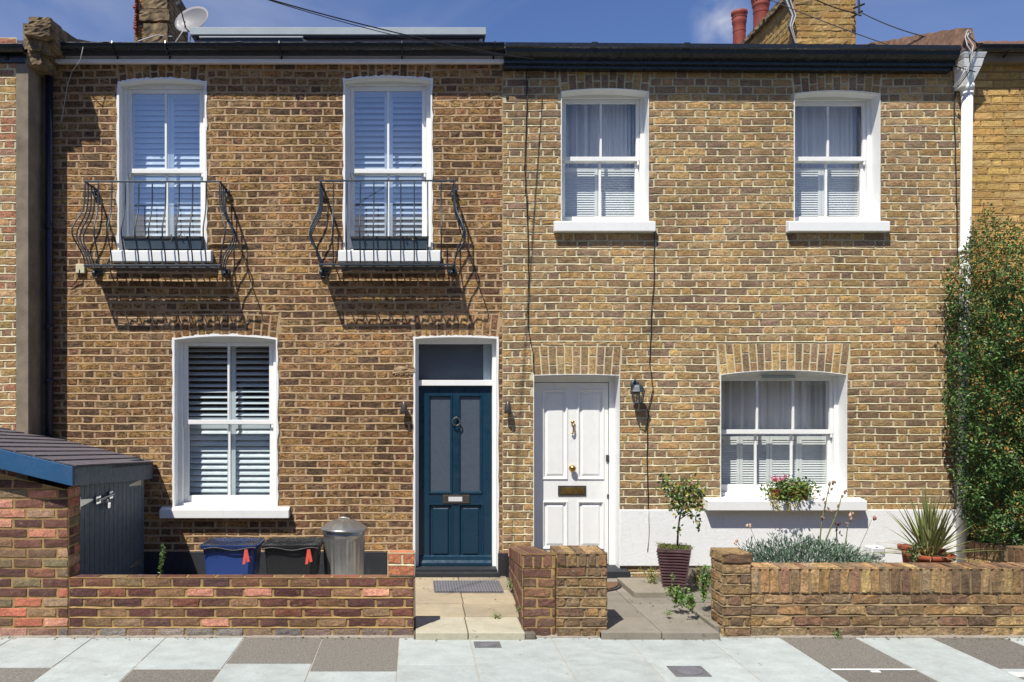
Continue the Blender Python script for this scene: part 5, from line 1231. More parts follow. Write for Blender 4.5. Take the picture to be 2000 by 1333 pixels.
# plank door facing the yard
yda, ydb = YW + 0.226, -0.30; n = 14; mb = MB(); zda, zdb = Z(958, YW + .2), Z(938, -0.3)
for i in range(n):
    t0, t1 = i / n, (i + 1) / n; y0 = yda + (ydb - yda) * t0 + 0.003; y1 = yda + (ydb - yda) * t1 - 0.003
    z0, z1 = 1.22, 1.12
    mb.box(xr - 0.045, xr - 0.012, y0, y1, 0.06, 1.26)
mb.box(xr - 0.06, xr - 0.046, yda, ydb, 0.05, 1.26); mb.box(xr - 0.055, xr - 0.01, ydb, ydb + 0.06, 0.05, 1.25)
dd = mb.build('plank_door', MT['shedgrey'], sh, bevel=0.003)
def hinge(ya, yb, z, up=0.0):
    mb = MB(); xo = xr - 0.008
    mb.hexa([(xo, ya, z - 0.03), (xo, yb, z - 0.006 + up), (xo - 0.004, yb, z - 0.006 + up), (xo - 0.004, ya, z - 0.03), (xo, ya, z + 0.03), (xo, yb, z + 0.006 + up), (xo - 0.004, yb, z + 0.006 + up), (xo - 0.004, ya, z + 0.03)])
    mb.box(xo - 0.003, xo + 0.004, ya - 0.014 * (1 if yb > ya else -1) - 0.006, ya - 0.014 * (1 if yb > ya else -1) + 0.006, z - 0.05, z + 0.05)
    mb.build('hinge', MT['zinc'], dd)
hinge(yda + 0.02, yda + 0.28, 1.0); hinge(ydb - 0.02, ydb - 0.36, 1.03); hinge(ydb - 0.02, ydb - 0.34, 0.26)
mb = MB(); xo = xr + 0.012; mb.tube([(xo, -1.48, 0.985), (xo, -1.12, 1.0)], 0.013, 8); mb.box(xo - 0.02, xo - 0.004, -1.50, -1.40, 0.955, 1.02); mb.box(xo - 0.02, xo - 0.004, -1.20, -1.12, 0.965, 1.03)
mb.tube([(xo + 0.012, -1.30 + 0.02 * math.cos(t), 0.975 - 0.03 + 0.03 * math.sin(t)) for t in [i * math.pi / 6 for i in range(13)]], 0.006, 6); mb.box(xo, xo + 0.03, -1.335, -1.275, 0.90, 0.95)
mb.build('bolt', MT['chrome'], dd, bevel=0.002)
# roof: front-right, back-right eave corners; slopes down to +x
ye0, ye1 = YW - 0.10, -0.02; xe = X(143, ye0); zf, zbk = Z(911, ye0), Z(903, ye1); xe1 = X(299, ye1)
def rp(s, t, h=0.0):                                            # s up the slope (m), t 0 front..1 back
    xq = (xe + (xe1 - xe) * t) - s; return (xq, ye0 + (ye1 - ye0) * t, (zf + (zbk - zf) * t) + s * sl_ + h)
mb = MB(); ns = 12; stp = 0.145
for k in range(ns):
    s0, s1 = k * stp - (0.02 if k == 0 else 0), (k + 1) * stp + 0.02; nt = 9
    for j in range(nt):
        t0 = max(0, (j - (k % 2) * 0.5)) / (nt - 0.5) + 0.0015; t1 = min(1.0, (j + 1 - (k % 2) * 0.5) / (nt - 0.5)) - 0.0015
        hh = rnd.uniform(0.0, 0.002)
        if t1 - t0 < 0.01: continue
        mb.hexa([rp(s0, t0, 0.003), rp(s1, t0, -0.004), rp(s1, t1, -0.004), rp(s0, t1, 0.003), rp(s0, t0, 0.013 + hh), rp(s1, t0, 0.002), rp(s1, t1, 0.002), rp(s0, t1, 0.013 + hh)])
mb.build('shingle_roof', MT['felt'], sh)
mb = MB(); mb.hexa([rp(0, 0.01, -0.03), rp(1.9, 0.01, -0.03), rp(1.9, 1, -0.03), rp(0, 1, -0.03), rp(0, 0.01, -0.006), rp(1.9, 0.01, -0.006), rp(1.9, 1, -0.006), rp(0, 1, -0.006)]); mb.build('roof_deck', MT['shedgrey'], sh)
mb = MB(); a0, a1 = rp(0, 0), rp(1.9, 0); hB = Z(911, ye0) - Z(950, ye0)
mb.hexa([(a1[0], ye0 - 0.012, a1[2] - hB), (a0[0], ye0 - 0.012, a0[2] - hB), (a0[0], ye0 + 0.012, a0[2] - hB), (a1[0], ye0 + 0.012, a1[2] - hB), (a1[0], ye0 - 0.012, a1[2] - 0.004), (a0[0], ye0 - 0.012, a0[2] - 0.004), (a0[0], ye0 + 0.012, a0[2] - 0.004), (a1[0], ye0 + 0.012, a1[2] - 0.004)])
mb.build('bargeboard', MT['board'], sh, bevel=0.003)
mb = MB(); b0, b1 = rp(0, 0.012), rp(0, 1)
mb.hexa([(b0[0] - 0.02, b0[1], b0[2] - hB), (b0[0] + 0.0, b0[1], b0[2] - hB), (b1[0], b1[1], b1[2] - 0.17), (b1[0] - 0.02, b1[1], b1[2] - 0.17), (b0[0] - 0.02, b0[1], b0[2] - 0.005), (b0[0], b0[1], b0[2] - 0.005), (b1[0], b1[1], b1[2] - 0.005), (b1[0] - 0.02, b1[1], b1[2] - 0.005)])
mb.build('fascia_board', MT['shedgrey'], sh, bevel=0.003)

# ------------------------------------------------------------------ bins
def crate(px0, px1, yf, name, mat, label):
    zt = Z(1066, yf); z0 = 0.052; x0, x1 = X(px0, yf), X(px1, yf); dep = 0.40
    t = thing(name, label, 'recycling box', ((x0 + x1) / 2, yf + dep / 2, z0), 'recycling boxes')
    def rr(xa, xb, ya, yb, z, r=0.05, n=5):
        P = []
        for (cx, cy, a0) in ((xb - r, ya + r, -90), (xb - r, yb - r, 0), (xa + r, yb - r, 90), (xa + r, ya + r, 180)):
            for i in range(n + 1): a = R(a0 + 90 * i / n); P.append((cx + r * math.cos(a), cy + r * math.sin(a), z))
        return P
    i = 0.045
    rings = [rr(x0 + i, x1 - i, yf + i, yf + dep - i, z0), rr(x0 + 0.012, x1 - 0.012, yf + 0.012, yf + dep - 0.012, zt - 0.05), rr(x0 + 0.012, x1 - 0.012, yf + 0.012, yf + dep - 0.012, zt - 0.03), rr(x0 - 0.012, x1 + 0.012, yf - 0.012, yf + dep + 0.012, zt - 0.03), rr(x0 - 0.014, x1 + 0.014, yf - 0.014, yf + dep + 0.014, zt), rr(x0 + 0.008, x1 - 0.008, yf + 0.008, yf + dep - 0.008, zt + 0.003), rr(x0 + 0.02, x1 - 0.02, yf + 0.02, yf + dep - 0.02, zt - 0.03), rr(x0 + i + 0.01, x1 - i - 0.01, yf + i + .01, yf + dep - i - .01, z0 + 0.02)]
    k = len(rings[0]); V = [p for r in rings for p in r]
    mb = MB(); mb.add(V + [((x0 + x1) / 2, yf + dep / 2, z0 + 0.02)], [(a * k + b, a * k + (b + 1) % k, (a + 1) * k + (b + 1) % k, (a + 1) * k + b) for a in range(len(rings) - 1) for b in range(k)], [(7 * k + b, 7 * k + (b + 1) % k, 8 * k) for b in range(k)])
    mb.build('box_body', MT[mat], t, smooth=False)
    mb = MB()                                                   # net cover drawn over the rim
    nn = 26
    for a in range(nn + 1):
        u = a / nn; xx = x0 + (x1 - x0) * u; mb.tube([(xx + rnd.uniform(-.006, .006), yf + dep * w, zt + 0.006 - 0.035 * math.sin(math.pi * w) * math.sin(math.pi * u) + rnd.uniform(-.003, .003)) for w in (0, .2, .4, .6, .8, 1)], 0.0022, 4, caps=False)
    for a in range(13):
        w = a / 12; mb.tube([(x0 + (x1 - x0) * u, yf + dep * w + rnd.uniform(-.005, .005), zt + 0.006 - 0.035 * math.sin(math.pi * w) * math.sin(math.pi * u)) for u in [j / 10 for j in range(11)]], 0.0022, 4, caps=False)
    for a in range(40):
        u = a / 40; xx = x0 + (x1 - x0) * u; xx2 = xx + rnd.uniform(0.005, 0.03); d = rnd.uniform(0.03, 0.07)
        mb.tube([(xx, yf - 0.016, zt + 0.003), ((xx + xx2) / 2, yf - 0.017, zt - d * 0.6), (xx2, yf - 0.004, zt - d)], 0.002, 4, caps=False)
    mb.tube([(x0 + (x1 - x0) * u, yf - 0.018, zt - 0.028 - 0.012 * math.sin(u * 9 + px0)) for u in [j / 20 for j in range(21)]], 0.006, 5)
    mb.build('net_cover', MT['wire'], t)
    mb = MB()
    for s in (-1, 1):
        bx = x1 - 0.085; mb.hexa([(bx + s * 0.02 - 0.012, yf - 0.026, zt - 0.155 + s * 0.01), (bx + s * 0.02 + 0.014, yf - 0.026, zt - 0.15 + s * 0.01), (bx + s * 0.02 + 0.014, yf - 0.023, zt - 0.15 + s * 0.01), (bx + s * 0.02 - 0.012, yf - 0.023, zt - 0.155 + s * 0.01), (bx - 0.010 + s * 0.003, yf - 0.030 - s * 0.002, zt - 0.03), (bx + 0.012 + s * 0.003, yf - 0.030 - s * 0.002, zt - 0.03), (bx + 0.012, yf - 0.026, zt - 0.03), (bx - 0.010, yf - 0.026, zt - 0.03)])
    mb.build('tag', MT['redtag'], t)
crate(392, 500, -0.95, 'recycling_box', 'bluebin', 'blue plastic recycling box with a net cover and red tag')
crate(512, 622, -0.95, 'recycling_box', 'blackbin', 'black plastic recycling box with a net cover and red tag')
yb_ = -0.66; bxc = X(672, yb_); zl = Z(1031, yb_); z0 = 0.052
db = thing('dustbin', 'round galvanised steel dustbin with a domed lid beside the black box', 'dustbin', (bxc, yb_, z0))
mb = MB(); n = 96; rt, rb_ = 0.196, 0.172; prof = [(0.0, rb_, 0), (0.02, rb_ + 0.006, 0), (0.05, rb_ + 0.002, 0), (0.09, rb_ + 0.002, 1), (0.5, 0.183, 1), (0.80, rt - 0.006, 1), (0.84, rt - 0.004, 0), (0.90, rt - 0.002, 0), (0.915, rt + 0.004, 0), (0.93, rt - 0.002, 0), (1.0, rt, 0)]
V = []
for (h, r, fl) in prof:
    for j in range(n):
        a = 2 * math.pi * j / n; r2 = r + (0.0055 * (1 if (j // 2) % 2 else -0.2) if fl else 0); V.append((bxc + r2 * math.cos(a), yb_ + r2 * math.sin(a), z0 + (zl - z0) * h))
mb.add(V, [(a * n + b, a * n + (b + 1) % n, (a + 1) * n + (b + 1) % n, (a + 1) * n + b) for a in range(len(prof) - 1) for b in range(n)]); mb.build('bin_body', MT['zinc'], db, smooth=True)
mb = MB(); n = 72; prof = [(0.214, -0.018, 0), (0.219, -0.014, 0), (0.219, 0.0, 0), (0.212, 0.004, 0), (0.196, 0.014, 0), (0.16, 0.040, 1), (0.10, 0.066, 1), (0.055, 0.078, .3), (0.03, 0.080, 0), (0.001, 0.081, 0)]
V = []
for (r, h, fl) in prof:
    for j in range(n): a = 2 * math.pi * j / n; V.append((bxc + r * math.cos(a), yb_ + r * math.sin(a), zl + h + 0.006 * fl * max(0, math.cos(a * 12)) ** 2))
mb.add(V, [(a * n + b, a * n + (b + 1) % n, (a + 1) * n + (b + 1) % n, (a + 1) * n + b) for a in range(len(prof) - 1) for b in range(n)])
ld = mb.build('lid', MT['zinc'], db, smooth=True)
mb = MB(); mb.tube([(bxc - 0.05 , yb_, zl + 0.078), (bxc - 0.045, yb_, zl + 0.092), (bxc, yb_, zl + 0.096), (bxc + 0.045, yb_, zl + 0.092), (bxc + 0.05, yb_, zl + 0.078)], 0.006, 8); mb.build('lid_handle', MT['zinc'], ld, smooth=True)

# ------------------------------------------------------------------ mats
mb = MB(); x0, x1, y0, y1 = X(848, -0.6), X(975, -0.45), -0.80, -0.36
mb.box(x0, x1, y0, y1, GZ + 0.002, GZ + 0.012)
for i in range(14):
    yy = y0 + 0.015 + (y1 - y0 - 0.03) * i / 13
    mb.tube([(x0 + (x1 - x0) * j / 48, yy + 0.006 * (1 if j % 2 else -1), GZ + 0.015 + 0.004 * (j % 2)) for j in range(49)], 0.009, 5)
mb.build('doormat', MT['rubber'], tag=('grey ribbed rubber doormat before the blue door', 'doormat', 'doormats'))
mt = thing('doormat', 'half-round brown coir doormat beside the black doorstep of the white door', 'doormat', (1.72, -0.5, GZ), 'doormats')
mb = MB(); cxm, cym = 1.62, -0.42
for (r, z, m_, nm) in ((0.375, 0.010, 'blackbin', 'rubber_border'), (0.345, 0.018, 'coir', 'coir_pile')):
    mb = MB(); n = 30; top = [(cxm + r * math.cos(a) * 1.0, cym - r * math.sin(a) * 1.0, GZ + 0.004 + z) for a in [math.pi * i / n for i in range(n + 1)]]; bot = [(p[0], p[1], GZ + 0.003) for p in top]
    V = top + bot + [(cxm, cym, GZ + 0.004 + z)]; k = n + 1
    mb.add(V, [(i, i + 1, k + i + 1, k + i) for i in range(n)] + [(n, 0, k, k + n)], [(2 * k, i, i + 1) for i in range(n)]); mb.build(nm, MT[m_], mt)

# ------------------------------------------------------------------ plants
G = [(0.035, 0.075, 0.018), (0.05, 0.10, 0.025), (0.025, 0.055, 0.015), (0.07, 0.12, 0.03)]
# climbing pyracantha on the neighbour's wall
py_b = [(385, 1932), (400, 1926), (425, 1905), (450, 1897), (475, 1893), (500, 1868), (520, 1852), (545, 1842), (565, 1846), (600, 1848), (640, 1852), (700, 1850), (750, 1846), (790, 1842), (830, 1852), (870, 1862), (930, 1866), (980, 1872), (1020, 1882), (1050, 1900), (1072, 1925)]
bz = np.array([Z(p, -0.2) for p, _ in py_b])[::-1]; bx_ = np.array([X(p, -0.2) for _, p in py_b])[::-1]; bpx = np.array([p for _, p in py_b], float)[::-1]
sb = thing('climbing_shrub', 'tall dense firethorn shrub with orange berries covering the right-hand wall', 'shrub', (6.4, -0.3, 0.05))
n = 62000; zz = rg.uniform(Z(1072, -.2), Z(398, -.2), n); xl_ = np.interp(zz, bz, bx_)
xx = xl_ + rg.uniform(0, 1, n) ** 1.0 * (7.7 - xl_) + rg.normal(0, 0.02, n)
# lumpy front surface
def lump(x, z): return 0.10 * np.sin(x * 7 + 2 * np.sin(z * 4.3)) * np.sin(z * 5.2 + 1.3) + 0.06 * np.sin(x * 17 + 1 + z * 3) * np.sin(z * 13 + 0.5) + 0.035 * np.sin(x * 37 + z * 9) * np.sin(z * 31 - x * 8)
edge = np.clip((xx - xl_) / 0.30, 0, 1) ** 0.5
topf = np.clip((Z(380, -.2) - zz) / 0.7, 0.15, 1)
depthm = 0.22 + 0.36 * edge * topf
keep = rg.uniform(0, 1, n) < np.where(zz > Z(470, -.2), 0.30 + 0.35 * np.sin(xx * 23 + zz * 9) ** 2, np.where(zz > Z(560, -.2), 0.75, 1.0))
ff = 1 - rg.uniform(0, 1, n) ** 2.2 * 0.55
yy = -(depthm + lump(xx, zz) * edge) * ff - 0.02
keep &= yy < -0.01
ppx = CX + xx * FPX / (DC - 0.2); keep &= (CY - (zz - EYE) * FPX / (DC - 0.2)) > np.interp(ppx, [1900, 1932, 1945, 1970, 2000, 2060], [445, 398, 428, 436, 448, 440]) + rg.normal(0, 9, n)
kk = (DC + yy) / (DC - 0.2); xx = xx * kk; zz = EYE + (zz - EYE) * kk
P = np.stack((xx, yy, zz), 1)[keep]; m = len(P)
clump = np.sin(P[:, 0] * 6.1 + 1.2 * np.sin(P[:, 2] * 3.1)) * np.sin(P[:, 2] * 4.7 + P[:, 0] * 2.3) + 0.6 * np.sin(P[:, 0] * 19 + P[:, 2] * 7) * np.sin(P[:, 2] * 17 - P[:, 0] * 5)
hi = np.clip((P[:, 2] - Z(640, -.2)) / 1.0, 0, 1)
orange = rg.uniform(0, 1, m) < np.clip(0.04 + 0.26 * (clump > 0.30) + 0.45 * hi, 0, 0.60) * (ff[keep] > 0.8)
C = blend([(0.05, 0.115, 0.03), (0.075, 0.16, 0.04), (0.12, 0.23, 0.055), (0.035, 0.085, 0.025), (0.20, 0.30, 0.10), (0.10, 0.19, 0.05)], m, 0.35)
D = runit(m) + np.array([-0.15, -0.9, 0.35]); Nn = runit(m) * 0.8 + np.array([0, -0.5, 0.8])
gl = ~orange
mb = MB(); leafset(mb, P[gl], D[gl], Nn[gl], rg.uniform(0.022, 0.054, gl.sum()), rg.uniform(0.013, 0.025, gl.sum()), C[gl]); mb.build('foliage', MT['leaf'], sb)
mb = MB(); k = orange.sum(); leafset(mb, P[orange] + [0, -0.02, 0], D[orange], Nn[orange], rg.uniform(0.018, 0.032, k), rg.uniform(0.012, 0.02, k), blend([(0.42, 0.23, 0.06), (0.34, 0.21, 0.06), (0.48, 0.30, 0.08), (0.26, 0.22, 0.06), (0.38, 0.16, 0.05)], k, 0.25)); mb.build('berries', MT['matte_leaf'], sb)
mb = MB()
for i in range(26):
    xb = rnd.uniform(5.85, 7.5); p = Vector((xb, -0.12, 0.05)); pts = [tuple(p)]
    for s_ in range(8):
        p = p + Vector((rnd.uniform(-0.10, 0.08), rnd.uniform(-0.03, 0.02), rnd.uniform(0.25, 0.5)))
        if p.z > 3.6: break
        p.x = max(p.x, float(np.interp(p.z, bz, bx_)) + 0.1); p.y = min(-0.04, max(-0.3, p.y)); pts.append(tuple(p))
    mb.tube(pts, [0.016 * (1 - 0.8 * j / len(pts)) + 0.002 for j in range(len(pts))], 6)
for (pa, pb) in (((1925, 400), (1935, 470)), ((1846, 520), (1885, 560)), ((1838, 560), (1880, 590)), ((1830, 600), (1868, 640)), ((1843, 700), (1868, 730)), ((1905, 430), (1915, 520)), ((1985, 440), (1960, 520)), ((1950, 430), (1948, 500))):
    a_ = (X(pa[0], -.25), -0.22, Z(pa[1], -.25)); b_ = (X(pb[0], -.2), -0.15, Z(pb[1], -.2)); mb.tube([b_, a_], [0.005, 0.002], 5)
mb.build('branches', MT['stem'], sb)
mb = MB()                                                       # loose sprigs at the edge
for (pa, pb) in (((1922, 395), (1935, 470)), ((1842, 520), (1885, 560)), ((1832, 545), (1880, 580)), ((1830, 590), (1868, 640)), ((1843, 700), (1868, 730)), ((1903, 425), (1915, 520)), ((1985, 440), (1960, 520)), ((1950, 430), (1948, 500)), ((1850, 505), (1890, 530)), ((1905, 440), (1900, 500))):
    k = 46; t = rg.uniform(0, 1, k)[:, None]; A = np.array((X(pa[0], -.25), -0.22, Z(pa[1], -.25))); B = np.array((X(pb[0], -.2), -0.15, Z(pb[1], -.2)))
    leafset(mb, A * (1 - t) + B * t + rg.normal(0, 0.018, (k, 3)), runit(k) + [0, -0.6, 0.3], runit(k) + [0, -0.5, .8], rg.uniform(0.02, 0.038, k), rg.uniform(0.011, 0.018, k), blend([(0.04, 0.085, 0.02), (0.20, 0.13, 0.04), (0.30, 0.13, 0.04), (0.09, 0.10, 0.03)], k))
mb.build('edge_sprigs', MT['leaf'], sb)

# silver-grey shrub behind the right garden wall
ss = thing('silver_shrub', 'low silver-green shrub behind the yellow garden wall', 'shrub', (3.6, -1.35, 0.1))
n = 6500; mb = MB(); yC = -1.45
u = rg.uniform(-1, 1, n); px_ = 1570 + u * 122; top_ = 1062 + 34 * np.abs(u) ** 2.2 + 7 * np.sin(px_ * 0.13) + 4 * np.sin(px_ * .31); t = rg.uniform(0, 1, n) ** 1.2
yy = yC + rg.uniform(-0.33, 0.30, n); sc = (DC + yC) / FPX
P = np.stack(((px_ - CX) * sc, yy, EYE - (top_ + t * 70 - CY) * sc), 1)
C = blend([(0.12, 0.20, 0.13), (0.18, 0.26, 0.18), (0.07, 0.13, 0.075), (0.26, 0.32, 0.25), (0.05, 0.10, 0.05)], n, 0.25)
D = runit(n) * 0.7 + np.stack((u * 0.7, -0.3 + 0 * u, 0.9 + 0 * u), 1)
leafset(mb, P, D, runit(n), rg.uniform(0.035, 0.065, n), rg.uniform(0.006, 0.010, n), C); mb.build('foliage', MT['matte_leaf'], ss)
mb = MB()
for i in range(60):
    a_ = rnd.uniform(-1, 1); mb.tube([(3.45 + a_ * 0.2, -1.4, 0.08), (3.4 + a_ * 0.5 + 0.0, -1.45 + rnd.uniform(-.2, .2), 0.45)], [0.006, 0.003], 5)
mb.build('stems', MT['greenstem'], ss)
# dried flower stalks
def stalk(pts, heads, label, yy, r=0.006, hc=(0.24, 0.16, 0.11), green=False):
    P = [(X(a, yy), yy + 0.01 * i, Z(b, yy)) for i, (a, b) in enumerate(pts)]; k = len(P)
    t = thing('dried_flower_stalk', label, 'flower stalk', P[0], 'dried flower stalks')
    mb = MB(); mb.tube(P, [r * (1 - 0.5 * i / k) for i in range(k)], 6); mb.build('stem', MT['greenstem'], t, smooth=True)
    mb = MB()
    for (a, b, s) in heads:
        c = blend([hc], 1)[0]
        for q in range(3): mb.sphere((X(a, yy) + rnd.uniform(-.008, .008), yy + rnd.uniform(-.01, .01), Z(b, yy) + rnd.uniform(-.008, .008)), s * rnd.uniform(0.6, 1), 7, c=tuple(np.clip(c * rnd.uniform(.7, 1.3), 0, 1)), sc=(0.7, 0.7, 1.3))
    mb.build('seed_head', MT['roughcol'], t, smooth=True)
stalk([(1598, 1112), (1601, 1070), (1607, 1020), (1616, 985), (1622, 960), (1627, 948)], [(1619, 945, .016), (1628, 944, .017), (1631, 941, .012), (1624, 956, .012), (1618, 963, .010), (1608, 976, .012), (1609, 981, .01), (1617, 993, .010), (1607, 1012, .012), (1612, 998, .009)], 'tall dried stalk with seed pods in front of the wide window sill', -1.25, 0.007)
stalk([(1603, 1112), (1608, 1070), (1630, 1020), (1641, 995), (1649, 968)], [(1649, 963, .014), (1646, 971, .012), (1651, 960, .012), (1635, 989, .012), (1626, 1000, .009)], 'tall dried stalk leaning right beneath the corner of the wide sill', -1.2, 0.0075)
stalk([(1636, 1112), (1636, 1080), (1637, 1060), (1637, 1030)], [(1633, 1023, .011), (1640, 1023, .011), (1636, 1026, .012), (1634, 1036, .010), (1641, 1040, .011), (1632, 1053, .012), (1638, 1062, .010), (1630, 1068, .012), (1643, 1045, .008)], 'short dark dried stalk crowded with pods above the silver shrub', -1.1, 0.007, (0.13, 0.08, 0.05))
stalk([(1645, 1112), (1650, 1075), (1656, 1045), (1660, 1022)], [(1662, 1006, .018), (1661, 1013, .020), (1664, 1004, .014), (1655, 1022, .008), (1651, 1075, .013)], 'stalk with one pale pink tulip-shaped pod', -1.1, 0.006, (0.45, 0.30, 0.22))
stalk([(1660, 1112), (1680, 1070), (1695, 1040), (1706, 1016)], [(1708, 1013, .017)], 'thin stalk with a single brown round bud beside the white plinth', -1.1, 0.0028, (0.30, 0.16, 0.10))
stalk([(1490, 1100), (1478, 1060), (1467, 1030)], [(1459, 1027, .014), (1466, 1028, .015)], 'thin stalk with two pale pink buds over the silver shrub', -1.2, 0.0025, (0.60, 0.42, 0.32))
stalk([(1475, 1100), (1455, 1080), (1440, 1065)], [(1438, 1058, .014), (1436, 1063, .012)], 'thin low stalk with a pink bud near the brick pier', -1.3, 0.0022, (0.50, 0.32, 0.24))

# spiky strap-leaf plant in a terracotta bowl
yP = -1.15; pc = (X(1815, yP), yP, 0.10)
pp = thing('spiky_plant', 'spiky strap-leaved plant in a wide terracotta bowl by the low corner wall', 'potted plant', pc)
rP = 0.25; zt = Z(1076, yP)
def bowl(mb, c, r, zt, z0): mb.lathe([(r * 0.62, z0 - c[2]), (r * 0.86, (zt - c[2]) * 0.7 + 0.05), (r * 0.90, zt - c[2] - 0.05), (r * 1.05, zt - c[2] - 0.045), (r * 1.08, zt - c[2] - 0.005), (r * 1.04, zt - c[2]), (r * 0.93, zt - c[2] - 0.003), (r * 0.88, zt - c[2] - 0.05), (0.01, zt - c[2] - 0.055)], c, 36)
mb = MB(); bowl(mb, pc, 0.185, zt - 0.02, 0.12); mb.build('terracotta_bowl', MT['terracotta'], pp, smooth=True)
n = 92; mb = MB()
def strap(mb, base, az, lean, L, w, c1, c2, droop, nseg=9):
    d = Vector((math.cos(az) * math.sin(lean), math.sin(az) * math.sin(lean), math.cos(lean))); p = Vector(base); side = Vector((-math.sin(az), math.cos(az), 0))
    V = []; Cc = []
    for i in range(nseg + 1):
        t = i / nseg; ww = w * (0.55 + 0.9 * t * (1 - t) * 2) * (1 - t ** 3) + 0.0008; up = side.cross(d).normalized()
        for sgn, lift in ((-1, 0.28), (0, 0.0), (1, 0.28)):
            V.append(tuple(p + side * sgn * ww * 0.5 - up * ww * lift)); Cc.append(c1 if sgn else c2)
        p = p + d * (L / nseg); d = (d + Vector((0, 0, -droop * t / nseg * 6))).normalized()
    Q = []
    for i in range(nseg):
        for j in (0, 1): Q.append((i * 3 + j, i * 3 + j + 1, (i + 1) * 3 + j + 1, (i + 1) * 3 + j))
    mb.add(V, Q, c=np.array(Cc))
for i in range(n):
    az = rnd.uniform(0, 2 * math.pi); ln_ = abs(rnd.gauss(0, 0.55)) + 0.05; ln_ = min(ln_, 1.45)
    g1 = rnd.choice([(0.34, 0.36, 0.11), (0.26, 0.30, 0.09), (0.44, 0.42, 0.17)]); g2 = rnd.choice([(0.11, 0.15, 0.06), (0.15, 0.19, 0.07)])
    strap(mb, (pc[0] + rnd.uniform(-.05, .05), pc[1] + rnd.uniform(-.05, .05), zt - 0.06), az, ln_, rnd.uniform(0.36, 0.66) , rnd.uniform(0.018, 0.032), g1, g2, 0.02 + 0.10 * max(0, ln_ - 0.4))
mb.build('strap_leaves', MT['leaf'], pp, smooth=True)
mb = MB()
for i in range(30):
    az = rnd.uniform(0, 2 * math.pi); strap(mb, (pc[0] + rnd.uniform(-.05, .05), pc[1] + rnd.uniform(-.05, .05), zt - 0.05), az, rnd.uniform(1.0, 1.5), rnd.uniform(0.30, 0.52), rnd.uniform(0.006, 0.012), (0.42, 0.33, 0.19), (0.34, 0.26, 0.15), rnd.uniform(0.05, 0.35))
mb.build('dead_leaves', MT['matte_leaf'], pp, smooth=True)
# second empty terracotta pot leaning beside it
yP2 = -1.0; c2_ = (X(1796, yP2), yP2, 0.12); mb = MB(); bowl(mb, c2_, 0.175, Z(1068, yP2), 0.14)
tp = mb.build('terracotta_pot', MT['terracotta'], smooth=True, tag=('empty tilted terracotta pot behind the spiky plant bowl', 'plant pot')); tp.rotation_euler = (R(-4), R(5), 0)

# rose bush in a ribbed square pot
yR = -0.72; rx = X(1317, yR); rz0 = GZ - 0.01; rzt = Z(1071, yR)
rb = thing('potted_rose', 'small leafy rose bush in a ribbed maroon square pot by the white plinth', 'potted plant', (rx, yR, rz0))
mb = MB(); nr = 15; ang = R(24)
def sqr(h, z, wob=0.0):
    P = []
    for k in range(4):
        for s_ in range(6):
            a0 = (math.cos(ang + math.pi / 2 * k), math.sin(ang + math.pi / 2 * k)); a1 = (math.cos(ang + math.pi / 2 * (k + 1)), math.sin(ang + math.pi / 2 * (k + 1))); t = s_ / 6
            P.append((rx + h * 1.35 * (a0[0] * (1 - t) + a1[0] * t), yR + h * 1.35 * (a0[1] * (1 - t) + a1[1] * t), z + wob * math.sin(k * 2.1 + t * 5)))
    return P
rings = []
for i in range(nr):
    h0 = 0.085 + 0.063 * i / nr; zA = rz0 + (rzt - rz0) * i / nr; zB = rz0 + (rzt - rz0) * (i + 1) / nr
    rings += [sqr(h0, zA + 0.002, 0.002), sqr(h0 + 0.013, zA + 0.008, 0.003), sqr(h0 + 0.013, zB - 0.009, 0.003), sqr(h0 + 0.001, zB - 0.003, 0.002)]
rings += [sqr(0.150, rzt - 0.001), sqr(0.150, rzt + 0.012), sqr(0.128, rzt + 0.012), sqr(0.124, rzt - 0.03)]
k = 24; V = [p for r in rings for p in r]; mb.add(V + [(rx, yR, rzt - 0.02)], [(a * k + b, a * k + (b + 1) % k, (a + 1) * k + (b + 1) % k, (a + 1) * k + b) for a in range(len(rings) - 1) for b in range(k)], [((len(rings) - 1) * k + b, (len(rings) - 1) * k + (b + 1) % k, len(rings) * k) for b in range(k)])
mb.build('ribbed_pot', MT['maroon'], rb)
mb = MB(); n = 900; P = np.stack((rx + rg.uniform(-.14, .14, n), yR + rg.uniform(-.14, .14, n), rzt + rg.uniform(-0.01, 0.03, n)), 1); leafset(mb, P, runit(n) + [0, 0, .6], runit(n), 0.016, 0.007, blend([(0.14, 0.19, 0.03), (0.20, 0.22, 0.05), (0.08, 0.12, 0.02)], n)); mb.build('moss', MT['matte_leaf'], rb)
def ppt(px, py, dy_=0): return (X(px, yR + dy_), yR + dy_, Z(py, yR + dy_))
br = [[(1323, 1068), (1324, 1040), (1327, 1015), (1332, 990), (1335, 960), (1330, 945)], [(1327, 1015), (1345, 1003), (1358, 1008), (1363, 1030)], [(1332, 990), (1350, 965), (1366, 958), (1372, 975)], [(1332, 990), (1318, 965), (1308, 950), (1297, 935)], [(1335, 970), (1348, 950), (1362, 945)], [(1326, 1025), (1330, 1000), (1352, 985), (1372, 990)], [(1308, 950), (1294, 942), (1293, 928)], [(1332, 990), (1322, 975), (1310, 968)]]
mb = MB()
tips = []
for bi, b_ in enumerate(br):
    pts = [ppt(x_, y_, (0.06 * math.sin(bi * 2.3)) * (i / len(b_))) for i, (x_, y_) in enumerate(b_)]
    mb.tube(pts, [0.010 - 0.006 * i / len(pts) if bi == 0 else 0.005 - 0.003 * i / len(pts) for i in range(len(pts))], 6); tips.append(pts)
mb.build('stems', MT['stem'], rb, smooth=True)
LP = []
